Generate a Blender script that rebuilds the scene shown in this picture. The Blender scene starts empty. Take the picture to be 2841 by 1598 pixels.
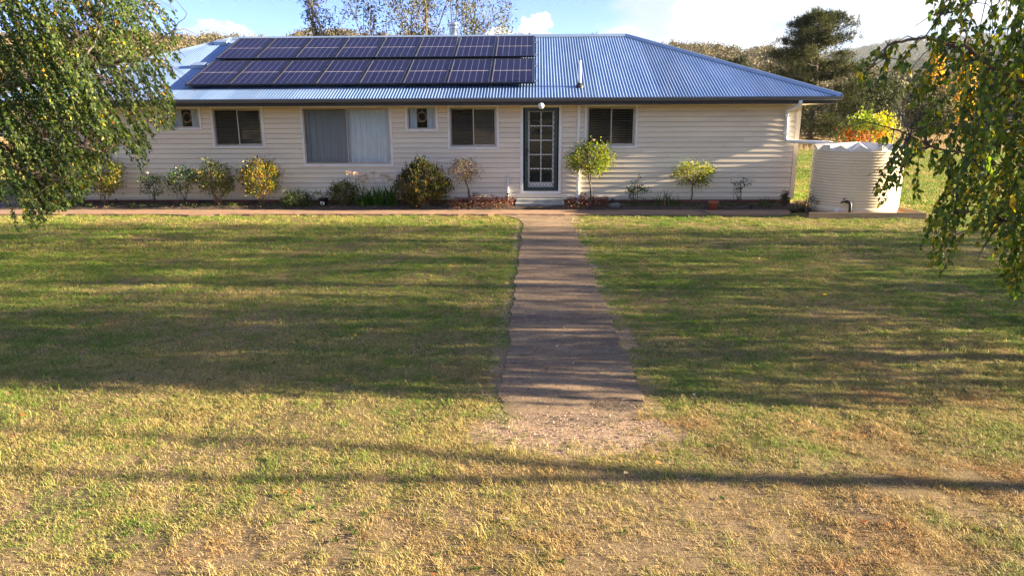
import bpy, math, random
import numpy as np
from mathutils import Vector, Matrix, Euler

S = bpy.context.scene
COL = S.collection
rng = np.random.default_rng(11)
random.seed(11)
R = math.radians

# ------------------------------------------------------------------ camera
cam = bpy.data.cameras.new('camera')
cam.sensor_width = 36.0
cam.lens = 24.0
cam.clip_start = 0.05
cam.clip_end = 20000
co = bpy.data.objects.new('camera', cam)
COL.objects.link(co)
_p, _y, _r = R(13.7), R(2.0), R(0.24)
_f = Vector((-math.sin(_y) * math.cos(_p), math.cos(_y) * math.cos(_p), -math.sin(_p)))
_rt = Vector((math.cos(_y), math.sin(_y), 0))
_up = _rt.cross(_f)
_rt, _up = _rt * math.cos(_r) - _up * math.sin(_r), _up * math.cos(_r) + _rt * math.sin(_r)
co.matrix_world = Matrix(((_rt.x, _up.x, -_f.x, 0), (_rt.y, _up.y, -_f.y, 0), (_rt.z, _up.z, -_f.z, 2.2), (0, 0, 0, 1)))
S.camera = co

# ------------------------------------------------------------------ sun, sky, exposure
SUN_EL, SUN_FRONT = 14.5, 1.6          # degrees up, degrees in front of the house wall's plane
SD = Vector((math.cos(R(SUN_EL)) * math.cos(R(SUN_FRONT)), -math.cos(R(SUN_EL)) * math.sin(R(SUN_FRONT)), math.sin(R(SUN_EL))))
sun = bpy.data.lights.new('sun', 'SUN')
sun.energy = 5.0
sun.angle = R(0.53)
sun.color = (1.0, 0.80, 0.52)
so = bpy.data.objects.new('sun', sun)
so.rotation_euler = SD.to_track_quat('Z', 'Y').to_euler()
COL.objects.link(so)

W = bpy.data.worlds.new('World')
S.world = W
W.use_nodes = True
wt = W.node_tree
wt.nodes.clear()


def wn(kind, **kw):
    n = wt.nodes.new(kind)
    for k, v in kw.items():
        setattr(n, k, v)
    return n


def wmath(op, a, b=None, c=None, clamp=False):
    n = wn('ShaderNodeMath', operation=op, use_clamp=clamp)
    for i, v in enumerate((a, b, c)):
        if v is None:
            continue
        if isinstance(v, (int, float)):
            n.inputs[i].default_value = v
        else:
            wt.links.new(v, n.inputs[i])
    return n.outputs[0]


sky = wn('ShaderNodeTexSky', sky_type='NISHITA')
sky.sun_disc = False
sky.sun_elevation = R(SUN_EL)
sky.sun_rotation = R(90 + SUN_FRONT)
sky.altitude = 2700
sky.air_density = 0.60
sky.dust_density = 0.0
sky.ozone_density = 3.4
tc = wn('ShaderNodeTexCoord')
dirv = tc.outputs['Generated']
sep = wn('ShaderNodeSeparateXYZ')
wt.links.new(dirv, sep.inputs[0])


def wnoise(scale, stretch, off, detail=7, rough=0.55, dist=0.0):
    mp = wn('ShaderNodeMapping')
    mp.inputs['Location'].default_value = off
    mp.inputs['Scale'].default_value = stretch
    wt.links.new(dirv, mp.inputs['Vector'])
    n = wn('ShaderNodeTexNoise')
    n.inputs['Scale'].default_value = scale
    n.inputs['Detail'].default_value = detail
    n.inputs['Roughness'].default_value = rough
    n.inputs['Distortion'].default_value = dist
    wt.links.new(mp.outputs[0], n.inputs['Vector'])
    return n.outputs[0]


def wsmooth(v, a, b):
    n = wn('ShaderNodeMapRange', interpolation_type='SMOOTHSTEP')
    n.inputs['From Min'].default_value = a
    n.inputs['From Max'].default_value = b
    wt.links.new(v, n.inputs['Value'])
    return n.outputs[0]


n_big = wnoise(2.3, (1, 1, 2.6), (3.1, 0.7, 1.45), 6, 0.5)
n_fine = wnoise(9.0, (1, 1, 1.8), (1.3, 2.0, 0.4), 8, 0.6)
cl = wmath('ADD', wmath('MULTIPLY', n_big, 0.75), wmath('MULTIPLY', n_fine, 0.25))
# broken cloud all over the sky, with one wide blue gap
def wdir(v):
    n = wn('ShaderNodeVectorMath', operation='DISTANCE')
    wt.links.new(dirv, n.inputs[0])
    n.inputs[1].default_value = v
    return n.outputs['Value']


gap = wmath('MULTIPLY', wsmooth(wdir((-0.33, 0.83, 0.45)), 0.72, 0.28), -0.20)
bank = wmath('MULTIPLY', wsmooth(wdir((0.36, 0.92, 0.10)), 0.48, 0.22), 0.13)
cloud = wsmooth(wmath('ADD', wmath('ADD', cl, gap), bank), 0.485, 0.565)
puffs = None
n_puff = wnoise(48.0, (1, 1, 1.1), (0.2, 0.6, 0.1), 8, 0.6)
for (cx, cy, cz), rx, rz in (((-0.402, 0.909, 0.108), 0.036, 0.020), ((-0.004, 0.992, 0.119), 0.030, 0.026), ((-0.046, 0.992, 0.112), 0.032, 0.016)):
    dx = wmath('DIVIDE', wmath('SUBTRACT', sep.outputs[0], cx), rx)
    dz = wmath('DIVIDE', wmath('SUBTRACT', sep.outputs[2], cz), rz)
    front = wmath('GREATER_THAN', sep.outputs[1], 0.0)
    d2 = wmath('ADD', wmath('MULTIPLY', dx, dx), wmath('MULTIPLY', dz, dz))
    v = wmath('SUBTRACT', wmath('ADD', 1.0, wmath('MULTIPLY', wmath('SUBTRACT', n_puff, 0.5), 3.6)), d2)
    v = wmath('MULTIPLY', wsmooth(v, 0.0, 0.45), front)
    puffs = v if puffs is None else wmath('MAXIMUM', puffs, v)
mask = wmath('MAXIMUM', cloud, puffs)
n_sh = wnoise(5.0, (1, 1, 3.0), (0.9, 0.1, 2.3), 5, 0.5)
cshade = wn('ShaderNodeMix', data_type='RGBA')
cshade.inputs[6].default_value = (1.5, 1.75, 2.2, 1)
cshade.inputs[7].default_value = (3.1, 3.05, 3.0, 1)
wt.links.new(wsmooth(n_sh, 0.38, 0.60), cshade.inputs[0])
mixc = wn('ShaderNodeMix', data_type='RGBA')
wt.links.new(wmath('MULTIPLY', mask, 0.94), mixc.inputs[0])
tin = wn('ShaderNodeMix', data_type='RGBA', blend_type='MULTIPLY')
tin.inputs[0].default_value = 1.0
tin.inputs[7].default_value = (1.0, 0.86, 0.98, 1)
wt.links.new(sky.outputs[0], tin.inputs[6])
wt.links.new(tin.outputs[2], mixc.inputs[6])
wt.links.new(cshade.outputs[2], mixc.inputs[7])
bg = wn('ShaderNodeBackground')
bg.inputs['Strength'].default_value = 0.066
wt.links.new(mixc.outputs[2], bg.inputs['Color'])
wo = wn('ShaderNodeOutputWorld')
wt.links.new(bg.outputs[0], wo.inputs['Surface'])

S.view_settings.view_transform = 'Standard'
S.view_settings.look = 'None'
S.view_settings.gamma = 1.0
S.view_settings.exposure = 2.85
S.render.engine = 'CYCLES'
S.cycles.use_denoising = True
S.cycles.max_bounces = 7
S.cycles.diffuse_bounces = 3
S.cycles.glossy_bounces = 3
S.cycles.transmission_bounces = 4
S.cycles.transparent_max_bounces = 10
S.cycles.volume_bounces = 0
S.cycles.caustics_reflective = False
S.cycles.caustics_refractive = False
S.cycles.sample_clamp_indirect = 6.0

# ------------------------------------------------------------------ materials
MATS = {}


def nodes_of(name):
    m = bpy.data.materials.new(name)
    m.use_nodes = True
    t = m.node_tree
    t.nodes.clear()
    out = t.nodes.new('ShaderNodeOutputMaterial')
    MATS[name] = m
    return m, t, out


def N(t, kind, ins=None, **kw):
    n = t.nodes.new(kind)
    for k, v in kw.items():
        setattr(n, k, v)
    for k, v in (ins or {}).items():
        if hasattr(v, 'is_output'):
            t.links.new(v, n.inputs[k])
        else:
            n.inputs[k].default_value = v
    return n


def c4(c):
    return (c[0], c[1], c[2], 1.0)


def noise(t, scale, detail=4, rough=0.55, vec=None, stretch=None):
    pos = vec if vec is not None else N(t, 'ShaderNodeNewGeometry').outputs['Position']
    if stretch:
        pos = N(t, 'ShaderNodeMapping', {'Vector': pos, 'Scale': stretch}).outputs[0]
    return N(t, 'ShaderNodeTexNoise', {'Vector': pos, 'Scale': scale, 'Detail': detail, 'Roughness': rough}).outputs[0]


def ramp(t, fac, a, b, lo=0.35, hi=0.65):
    r = N(t, 'ShaderNodeMapRange', {'Value': fac, 'From Min': lo, 'From Max': hi}, interpolation_type='SMOOTHSTEP')
    m = N(t, 'ShaderNodeMix', {0: r.outputs[0]}, data_type='RGBA')
    for i, c in ((6, a), (7, b)):
        if hasattr(c, 'is_output'):
            t.links.new(c, m.inputs[i])
        else:
            m.inputs[i].default_value = c4(c)
    return m.outputs[2]


def M(name, a, b=None, rough=0.6, metal=0.0, scale=4.0, stretch=None, bump=0.0, bscale=60.0, spec=0.5, coat=0.0, rnd=0.0, dirt=None):
    """plain painted / mineral surface: two-tone noise, optional per-object variation, fine relief and streaky dirt"""
    m, t, out = nodes_of(name)
    b = b or tuple(x * 0.88 for x in a)
    col = ramp(t, noise(t, scale, 5, 0.6, stretch=stretch), a, b)
    if dirt:
        col = ramp(t, noise(t, dirt[1], 6, 0.65, stretch=dirt[2]), col, dirt[0], dirt[3], dirt[4])
    if rnd:
        oi = N(t, 'ShaderNodeObjectInfo')
        v = N(t, 'ShaderNodeMapRange', {'Value': oi.outputs['Random'], 'To Min': 1 - rnd, 'To Max': 1 + rnd})
        hs = N(t, 'ShaderNodeHueSaturation', {'Color': col, 'Value': v.outputs[0]})
        col = hs.outputs[0]
    if name == 'roof':
        sx = N(t, 'ShaderNodeSeparateXYZ', {0: N(t, 'ShaderNodeNewGeometry').outputs['Position']}).outputs[0]
        fl = N(t, 'ShaderNodeMath', {0: N(t, 'ShaderNodeMath', {0: sx, 1: 1 / 0.762}, operation='MULTIPLY').outputs[0]}, operation='FLOOR').outputs[0]
        wnz = N(t, 'ShaderNodeTexWhiteNoise', {'W': fl}, noise_dimensions='1D').outputs[0]
        v = N(t, 'ShaderNodeMapRange', {'Value': wnz, 'To Min': 0.86, 'To Max': 1.14})
        col = N(t, 'ShaderNodeHueSaturation', {'Color': col, 'Value': v.outputs[0]}).outputs[0]
    p = N(t, 'ShaderNodeBsdfPrincipled', {'Base Color': col, 'Roughness': rough, 'Metallic': metal, 'Specular IOR Level': spec, 'Coat Weight': coat})
    if bump:
        bn = N(t, 'ShaderNodeBump', {'Height': noise(t, bscale, 5, 0.6), 'Strength': bump, 'Distance': 0.01})
        t.links.new(bn.outputs[0], p.inputs['Normal'])
    t.links.new(p.outputs[0], out.inputs[0])
    return m


def leaf_mat(name, trans=0.35, rough=0.5, spec=0.35):
    """leaf colour comes from the leaf itself (attribute Col); light shines through it"""
    m, t, out = nodes_of(name)
    at = N(t, 'ShaderNodeAttribute', attribute_name='Col')
    p = N(t, 'ShaderNodeBsdfPrincipled', {'Base Color': at.outputs['Color'], 'Roughness': rough, 'Specular IOR Level': spec})
    hs = N(t, 'ShaderNodeHueSaturation', {'Color': at.outputs['Color'], 'Saturation': 1.15, 'Value': 1.5})
    tr = N(t, 'ShaderNodeBsdfTranslucent', {'Color': hs.outputs[0]})
    mx = N(t, 'ShaderNodeMixShader', {0: trans, 1: p.outputs[0], 2: tr.outputs[0]})
    t.links.new(mx.outputs[0], out.inputs[0])
    return m


M('board', (0.76, 0.68, 0.55), (0.70, 0.625, 0.505), rough=0.55, scale=1.2, stretch=(0.5, 1, 3), rnd=0.05, bump=0.05, bscale=90,
  dirt=((0.56, 0.48, 0.37), 3.0, (0.35, 1, 2.2), 0.60, 0.85))
M('trim', (0.78, 0.79, 0.80), (0.70, 0.71, 0.71), rough=0.45, scale=6, dirt=((0.5, 0.48, 0.44), 9, None, 0.62, 0.9))
M('alu', (0.52, 0.47, 0.41), rough=0.4, scale=8)
M('fascia', (0.035, 0.036, 0.045), (0.05, 0.05, 0.058), rough=0.55, scale=3)
M('gutter', (0.12, 0.135, 0.16), (0.09, 0.10, 0.12), rough=0.45, scale=2.5, stretch=(0.3, 1, 1))
M('soffit', (0.66, 0.58, 0.44), rough=0.7)
M('roof', (0.165, 0.255, 0.45), (0.125, 0.215, 0.41), rough=0.45, metal=0.2, scale=1.4, stretch=(2.5, 0.35, 1), spec=0.5,
  dirt=((0.20, 0.24, 0.32), 2.4, (3.0, 0.3, 1), 0.52, 0.8))
M('capping', (0.26, 0.36, 0.54), (0.22, 0.32, 0.50), rough=0.42, metal=0.45, scale=2)
M('brick', (0.17, 0.062, 0.046), (0.12, 0.045, 0.038), rough=0.85, scale=14, rnd=0.3, bump=0.4, bscale=120)
M('mortar', (0.18, 0.15, 0.135), rough=0.95, scale=20)
M('pvc', (0.76, 0.78, 0.80), (0.70, 0.71, 0.72), rough=0.35, scale=3, dirt=((0.5, 0.48, 0.44), 5, (1, 1, 0.4), 0.62, 0.9))
M('green_paint', (0.007, 0.034, 0.036), (0.009, 0.040, 0.041), rough=0.35, scale=8, coat=0.2)
M('black', (0.012, 0.012, 0.013), rough=0.5)
M('dark_room', (0.03, 0.028, 0.026), rough=0.9)  # near-black colour stands in for the shade inside the unlit rooms
M('door_white', (0.80, 0.81, 0.80), rough=0.5)
M('blind', (0.26, 0.215, 0.175), (0.22, 0.18, 0.145), rough=0.55, scale=6)
M('curtain', (0.84, 0.88, 0.93), (0.80, 0.85, 0.91), rough=0.9, scale=5)
M('concrete_step', (0.34, 0.35, 0.36), (0.25, 0.26, 0.27), rough=0.85, scale=5, bump=0.3, bscale=70)
M('tank', (0.68, 0.57, 0.40), (0.63, 0.52, 0.36), rough=0.5, scale=1.2, dirt=((0.46, 0.39, 0.28), 2.5, (1, 1, 0.25), 0.6, 0.9))
M('tank_lid', (0.66, 0.63, 0.57), (0.56, 0.53, 0.47), rough=0.5, scale=3, dirt=((0.42, 0.39, 0.34), 6, None, 0.6, 0.85))
M('timber', (0.20, 0.155, 0.115), (0.14, 0.108, 0.08), rough=0.85, scale=6, stretch=(0.6, 4, 4), bump=0.3, bscale=50)
M('sand', (0.42, 0.235, 0.10), (0.30, 0.16, 0.07), rough=0.95, scale=9, bump=0.6, bscale=45)
M('soil', (0.085, 0.062, 0.047), (0.05, 0.038, 0.03), rough=0.95, scale=7, bump=0.9, bscale=35)
M('terracotta', (0.42, 0.12, 0.055), (0.34, 0.10, 0.05), rough=0.8, scale=12)
M('stone', (0.16, 0.15, 0.14), (0.09, 0.085, 0.08), rough=0.9, scale=8, bump=0.5, bscale=40)
M('steel', (0.68, 0.70, 0.72), (0.60, 0.62, 0.64), rough=0.22, metal=0.95, scale=3, stretch=(1, 1, 6))
M('panel_frame', (0.03, 0.03, 0.034), rough=0.35, metal=0.6)
M('rail', (0.55, 0.56, 0.58), rough=0.3, metal=0.9)
M('backsheet', (0.50, 0.46, 0.50), rough=0.3, coat=0.1)
M('bark', (0.13, 0.105, 0.085), (0.075, 0.06, 0.05), rough=0.9, scale=12, stretch=(1, 1, 0.3), bump=0.6, bscale=40)
M('birch_bark', (0.52, 0.49, 0.45), (0.10, 0.085, 0.075), rough=0.8, scale=9, stretch=(1, 1, 2.2), bump=0.3, bscale=40)
M('twig', (0.075, 0.052, 0.042), (0.05, 0.035, 0.03), rough=0.8, scale=10)
M('cane', (0.22, 0.135, 0.085), (0.13, 0.085, 0.05), rough=0.8, scale=10)
M('gum_bark', (0.20, 0.165, 0.13), (0.10, 0.08, 0.065), rough=0.85, scale=3, stretch=(1, 1, 0.3))
M('straw_stalk', (0.40, 0.36, 0.20), rough=0.8)
M('petal_white', (0.78, 0.74, 0.62), (0.72, 0.62, 0.42), rough=0.6, scale=40)
M('petal_yellow', (0.75, 0.60, 0.20), (0.72, 0.66, 0.42), rough=0.6, scale=40)
M('petal_red', (0.55, 0.015, 0.03), rough=0.6)
M('petal_pink', (0.50, 0.12, 0.25), rough=0.6)
M('umbel', (0.62, 0.45, 0.33), (0.45, 0.30, 0.20), rough=0.8, scale=40)
M('sticker', (0.75, 0.80, 0.85), rough=0.5)
M('wreath', (0.45, 0.33, 0.27), (0.30, 0.14, 0.12), rough=0.9, scale=40)
M('lamp_glass', (0.75, 0.72, 0.66), rough=0.15, coat=0.5)
leaf_mat('leaf', 0.42)
leaf_mat('leaf_thick', 0.15, 0.6, 0.15)
leaf_mat('leaf_tough', 0.12, 0.5, 0.12)


def glass_mat():
    m, t, out = nodes_of('glass')
    fr = N(t, 'ShaderNodeFresnel', {'IOR': 1.5})
    f2 = N(t, 'ShaderNodeMath', {0: fr.outputs[0], 1: 0.5, 2: 0.0}, operation='MULTIPLY_ADD')
    tr = N(t, 'ShaderNodeBsdfTransparent', {'Color': (0.93, 0.96, 0.97, 1)})
    wob = N(t, 'ShaderNodeBump', {'Height': noise(t, 1.7, 2), 'Strength': 0.06, 'Distance': 0.1})
    gl = N(t, 'ShaderNodeBsdfGlossy', {'Color': (0.9, 0.95, 1, 1), 'Roughness': 0.02, 'Normal': wob.outputs[0]})
    mx = N(t, 'ShaderNodeMixShader', {0: f2.outputs[0], 1: tr.outputs[0], 2: gl.outputs[0]})
    t.links.new(mx.outputs[0], out.inputs[0])
    m, t, out = nodes_of('flyscreen')
    df = N(t, 'ShaderNodeBsdfDiffuse', {'Color': (0.05, 0.05, 0.05, 1)})
    tr = N(t, 'ShaderNodeBsdfTransparent', {'Color': (1, 1, 1, 1)})
    mx = N(t, 'ShaderNodeMixShader', {0: 0.22, 1: tr.outputs[0], 2: df.outputs[0]})
    t.links.new(mx.outputs[0], out.inputs[0])


glass_mat()


def cell_mat():
    m, t, out = nodes_of('solar_cell')
    tcn = N(t, 'ShaderNodeTexCoord')
    sp = N(t, 'ShaderNodeSeparateXYZ', {0: tcn.outputs['Object']})
    fr = N(t, 'ShaderNodeMath', {0: N(t, 'ShaderNodeMath', {0: sp.outputs[1], 1: 1 / 0.0885}, operation='MULTIPLY').outputs[0]}, operation='FRACT')
    ln = N(t, 'ShaderNodeMath', {0: fr.outputs[0], 1: 0.075}, operation='LESS_THAN')
    oi = N(t, 'ShaderNodeObjectInfo')
    ca = ramp(t, oi.outputs['Random'], (0.006, 0.006, 0.026), (0.010, 0.009, 0.034), 0.0, 1.0)
    mx = N(t, 'ShaderNodeMix', {0: ln.outputs[0], 6: ca, 7: (0.05, 0.047, 0.10, 1)}, data_type='RGBA')
    p = N(t, 'ShaderNodeBsdfPrincipled', {'Base Color': mx.outputs[2], 'Roughness': 0.3, 'Specular IOR Level': 0.2, 'Coat Weight': 0.03, 'Coat Roughness': 0.08})
    t.links.new(p.outputs[0], out.inputs[0])


cell_mat()


def ground_mats():
    # lawn thatch under the grass blades
    m, t, out = nodes_of('lawn')
    big = noise(t, 0.35, 5, 0.6)
    col = ramp(t, big, (0.13, 0.115, 0.045), (0.24, 0.175, 0.085), 0.35, 0.65)
    ny_ = N(t, 'ShaderNodeSeparateXYZ', {0: N(t, 'ShaderNodeNewGeometry').outputs['Position']}).outputs[1]
    col = ramp(t, ny_, (0.20, 0.148, 0.09), col, 3.4, 5.2)
    col = ramp(t, noise(t, 28, 6, 0.7), col, (0.10, 0.075, 0.04), 0.45, 0.75)
    # worn earth where the path gives out, and along both its edges
    ps = N(t, 'ShaderNodeSeparateXYZ', {0: N(t, 'ShaderNodeNewGeometry').outputs['Position']})

    def mth(op, a_, b_):
        return N(t, 'ShaderNodeMath', {0: a_, 1: b_}, operation=op).outputs[0]
    ex, ey = mth('DIVIDE', mth('SUBTRACT', ps.outputs[0], 0.32), 0.82), mth('DIVIDE', mth('SUBTRACT', ps.outputs[1], 4.62), 0.38)
    e2 = mth('ADD', mth('MULTIPLY', ex, ex), mth('MULTIPLY', ey, ey))
    wob = mth('MULTIPLY', mth('SUBTRACT', noise(t, 6, 5, 0.7), 0.5), 1.6)
    ell = mth('ADD', e2, wob)
    ed = mth('ABSOLUTE', mth('SUBTRACT', mth('ABSOLUTE', mth('SUBTRACT', ps.outputs[0], 0.305), 0.0), 0.58), 0.0)
    ed = mth('ADD', mth('MULTIPLY', ed, 7.0), mth('MULTIPLY', mth('SUBTRACT', noise(t, 9, 5, 0.7), 0.5), 1.4))
    ed = mth('ADD', ed, mth('MULTIPLY', mth('LESS_THAN', ps.outputs[1], 4.6), 9.0))
    earth = ramp(t, noise(t, 45, 6, 0.75), (0.33, 0.235, 0.17), (0.20, 0.145, 0.105), 0.4, 0.65)
    earth = ramp(t, noise(t, 75, 4, 0.7), earth, (0.48, 0.39, 0.31), 0.58, 0.72)
    col = ramp(t, mth('MINIMUM', ell, ed), earth, col, 0.75, 1.25)
    p = N(t, 'ShaderNodeBsdfPrincipled', {'Base Color': col, 'Roughness': 0.95, 'Specular IOR Level': 0.1})
    bn = N(t, 'ShaderNodeBump', {'Height': noise(t, 60, 6, 0.7), 'Strength': 0.9, 'Distance': 0.02})
    t.links.new(bn.outputs[0], p.inputs['Normal'])
    t.links.new(p.outputs[0], out.inputs[0])
    # worn aggregate path
    m, t, out = nodes_of('path')
    a = ramp(t, noise(t, 1.3, 6, 0.65, stretch=(0.6, 1.6, 1)), (0.265, 0.19, 0.125), (0.145, 0.108, 0.078), 0.40, 0.62)
    a = ramp(t, noise(t, 4.2, 6, 0.7, stretch=(0.5, 1.5, 1)), a, (0.36, 0.26, 0.18), 0.55, 0.74)
    a = ramp(t, noise(t, 42, 5, 0.75), a, (0.38, 0.30, 0.23), 0.54, 0.70)
    a = ramp(t, noise(t, 55, 4, 0.7), a, (0.055, 0.044, 0.036), 0.56, 0.70)
    a = ramp(t, noise(t, 13, 5, 0.75), a, (0.085, 0.066, 0.052), 0.53, 0.70)
    a = ramp(t, noise(t, 17, 5, 0.75, stretch=(0.8, 1.2, 1)), a, (0.38, 0.29, 0.215), 0.56, 0.72)
    yy = N(t, 'ShaderNodeSeparateXYZ', {0: N(t, 'ShaderNodeNewGeometry').outputs['Position']}).outputs[1]
    fade = N(t, 'ShaderNodeMath', {0: noise(t, 5, 6, 0.7), 1: 1.3, 2: yy}, operation='MULTIPLY_ADD').outputs[0]
    earth = ramp(t, noise(t, 45, 6, 0.75), (0.33, 0.235, 0.17), (0.20, 0.145, 0.105), 0.4, 0.65)
    a = ramp(t, fade, earth, a, 5.12, 5.62)
    # broken, darker corner at the end
    px = N(t, 'ShaderNodeSeparateXYZ', {0: N(t, 'ShaderNodeNewGeometry').outputs['Position']}).outputs[0]
    bx = N(t, 'ShaderNodeMath', {0: N(t, 'ShaderNodeMath', {0: px, 1: 0.66}, operation='SUBTRACT').outputs[0], 1: 2.0}, operation='POWER').outputs[0]
    by = N(t, 'ShaderNodeMath', {0: N(t, 'ShaderNodeMath', {0: yy, 1: 5.12}, operation='SUBTRACT').outputs[0], 1: 2.0}, operation='POWER').outputs[0]
    bb = N(t, 'ShaderNodeMath', {0: N(t, 'ShaderNodeMath', {0: by, 1: 3.0, 2: bx}, operation='MULTIPLY_ADD').outputs[0], 1: N(t, 'ShaderNodeMath', {0: noise(t, 11, 5, 0.7), 1: 0.09}, operation='MULTIPLY').outputs[0]}, operation='ADD').outputs[0]
    a = ramp(t, bb, ramp(t, noise(t, 30, 4, 0.7), (0.06, 0.048, 0.040), (0.17, 0.125, 0.09), 0.42, 0.62), a, 0.088, 0.104)
    p = N(t, 'ShaderNodeBsdfPrincipled', {'Base Color': a, 'Roughness': 0.92, 'Specular IOR Level': 0.2})
    hb = N(t, 'ShaderNodeMath', {0: noise(t, 90, 5, 0.7), 1: noise(t, 7, 4, 0.6)}, operation='ADD')
    bn = N(t, 'ShaderNodeBump', {'Height': hb.outputs[0], 'Strength': 1.0, 'Distance': 0.022})
    t.links.new(bn.outputs[0], p.inputs['Normal'])
    t.links.new(p.outputs[0], out.inputs[0])
    # pinker concrete along the house
    m, t, out = nodes_of('house_path')
    a = ramp(t, noise(t, 1.8, 6, 0.65), (0.34, 0.215, 0.145), (0.24, 0.165, 0.12), 0.36, 0.64)
    a = ramp(t, noise(t, 40, 6, 0.75), a, (0.15, 0.11, 0.085), 0.55, 0.75)
    p = N(t, 'ShaderNodeBsdfPrincipled', {'Base Color': a, 'Roughness': 0.92, 'Specular IOR Level': 0.2})
    bn = N(t, 'ShaderNodeBump', {'Height': noise(t, 60, 5, 0.7), 'Strength': 0.5, 'Distance': 0.01})
    t.links.new(bn.outputs[0], p.inputs['Normal'])
    t.links.new(p.outputs[0], out.inputs[0])
    # grass blades: green and straw mixed blade by blade, patch by patch; drier towards the drive at y < 5
    for nm, k in (('grass', 1.0), ('dry_grass', 0.0)):
        m, t, out = nodes_of(nm)
        g = N(t, 'ShaderNodeNewGeometry')
        at = N(t, 'ShaderNodeAttribute', attribute_name='Col')        # r = random per blade, g = height along blade
        sa = N(t, 'ShaderNodeSeparateColor', {0: at.outputs['Color']})
        oi = N(t, 'ShaderNodeObjectInfo')
        py = N(t, 'ShaderNodeSeparateXYZ', {0: g.outputs['Position']})
        dry = N(t, 'ShaderNodeMapRange', {'Value': py.outputs[1], 'From Min': 3.2, 'From Max': 7.5, 'To Min': 0.19, 'To Max': 0.0}).outputs[0]
        big = noise(t, 0.42, 4, 0.6)
        mid = noise(t, 2.6, 4, 0.6)
        v = N(t, 'ShaderNodeMath', {0: big, 1: 0.9, 2: dry}, operation='MULTIPLY_ADD').outputs[0]
        v = N(t, 'ShaderNodeMath', {0: mid, 1: 0.7, 2: v}, operation='MULTIPLY_ADD').outputs[0]
        v = N(t, 'ShaderNodeMath', {0: sa.outputs[0], 1: 0.34, 2: v}, operation='MULTIPLY_ADD').outputs[0]
        v = N(t, 'ShaderNodeMath', {0: oi.outputs['Random'], 1: 0.16, 2: v}, operation='MULTIPLY_ADD').outputs[0]
        if k:
            col = ramp(t, v, (0.125, 0.23, 0.028), (0.48, 0.365, 0.15), 0.93, 1.37)
            bx = N(t, 'ShaderNodeMapRange', {'Value': py.outputs[0], 'From Min': -1.5, 'From Max': 2.5, 'To Min': 0.35, 'To Max': 1.0}).outputs[0]
            br = N(t, 'ShaderNodeMath', {0: dry, 1: bx}, operation='MULTIPLY').outputs[0]
            br = N(t, 'ShaderNodeMath', {0: br, 1: 1.15, 2: noise(t, 0.9, 4, 0.6, stretch=(1, 1.3, 1))}, operation='MULTIPLY_ADD').outputs[0]
            col = ramp(t, br, col, (0.40, 0.245, 0.11), 0.58, 0.82)
        else:
            col = ramp(t, v, (0.22, 0.16, 0.08), (0.46, 0.345, 0.185), 0.70, 1.2)
        p = N(t, 'ShaderNodeBsdfPrincipled', {'Base Color': col, 'Roughness': 0.6, 'Specular IOR Level': 0.25})
        tr = N(t, 'ShaderNodeBsdfTranslucent', {'Color': col})
        mx = N(t, 'ShaderNodeMixShader', {0: 0.3, 1: p.outputs[0], 2: tr.outputs[0]})
        t.links.new(mx.outputs[0], out.inputs[0])
    # paddock and hills
    m, t, out = nodes_of('paddock')
    a = ramp(t, noise(t, 0.05, 5, 0.6), (0.40, 0.30, 0.18), (0.30, 0.25, 0.12), 0.38, 0.62)
    a = ramp(t, noise(t, 1.5, 6, 0.7), a, (0.20, 0.16, 0.08), 0.5, 0.8)
    p = N(t, 'ShaderNodeBsdfPrincipled', {'Base Color': a, 'Roughness': 0.95, 'Specular IOR Level': 0.1})
    t.links.new(p.outputs[0], out.inputs[0])
    m, t, out = nodes_of('hill')
    a = ramp(t, noise(t, 0.012, 6, 0.65), (0.10, 0.10, 0.06), (0.19, 0.155, 0.10), 0.40, 0.62)
    a = ramp(t, noise(t, 0.09, 6, 0.7), a, (0.05, 0.06, 0.04), 0.48, 0.66)
    p = N(t, 'ShaderNodeBsdfPrincipled', {'Base Color': a, 'Roughness': 1.0, 'Specular IOR Level': 0.0})
    bn = N(t, 'ShaderNodeBump', {'Height': noise(t, 0.07, 6, 0.75), 'Strength': 1.0, 'Distance': 9.0})
    t.links.new(bn.outputs[0], p.inputs['Normal'])
    t.links.new(p.outputs[0], out.inputs[0])


ground_mats()

# ------------------------------------------------------------------ mesh helpers


def world_off(o):
    v = Vector((0, 0, 0))
    while o is not None:
        v += o.location
        o = o.parent
    return v


def tag(o, label=None, cat=None, group=None, kind=None):
    if label: o['label'] = label
    if cat: o['category'] = cat
    if group: o['group'] = group
    if kind: o['kind'] = kind
    return o


def empty(name, loc, label, cat, group=None):
    o = bpy.data.objects.new(name, None)
    o.empty_display_size = 0.2
    o.location = loc
    COL.objects.link(o)
    return tag(o, label, cat, group)


def link_mesh(name, me, mat, parent=None, loc=None):
    if mat and not me.materials:
        me.materials.append(MATS[mat])
    o = bpy.data.objects.new(name, me)
    COL.objects.link(o)
    if parent is not None:
        o.parent = parent
    if loc is not None:
        o.location = loc
    return o


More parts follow.
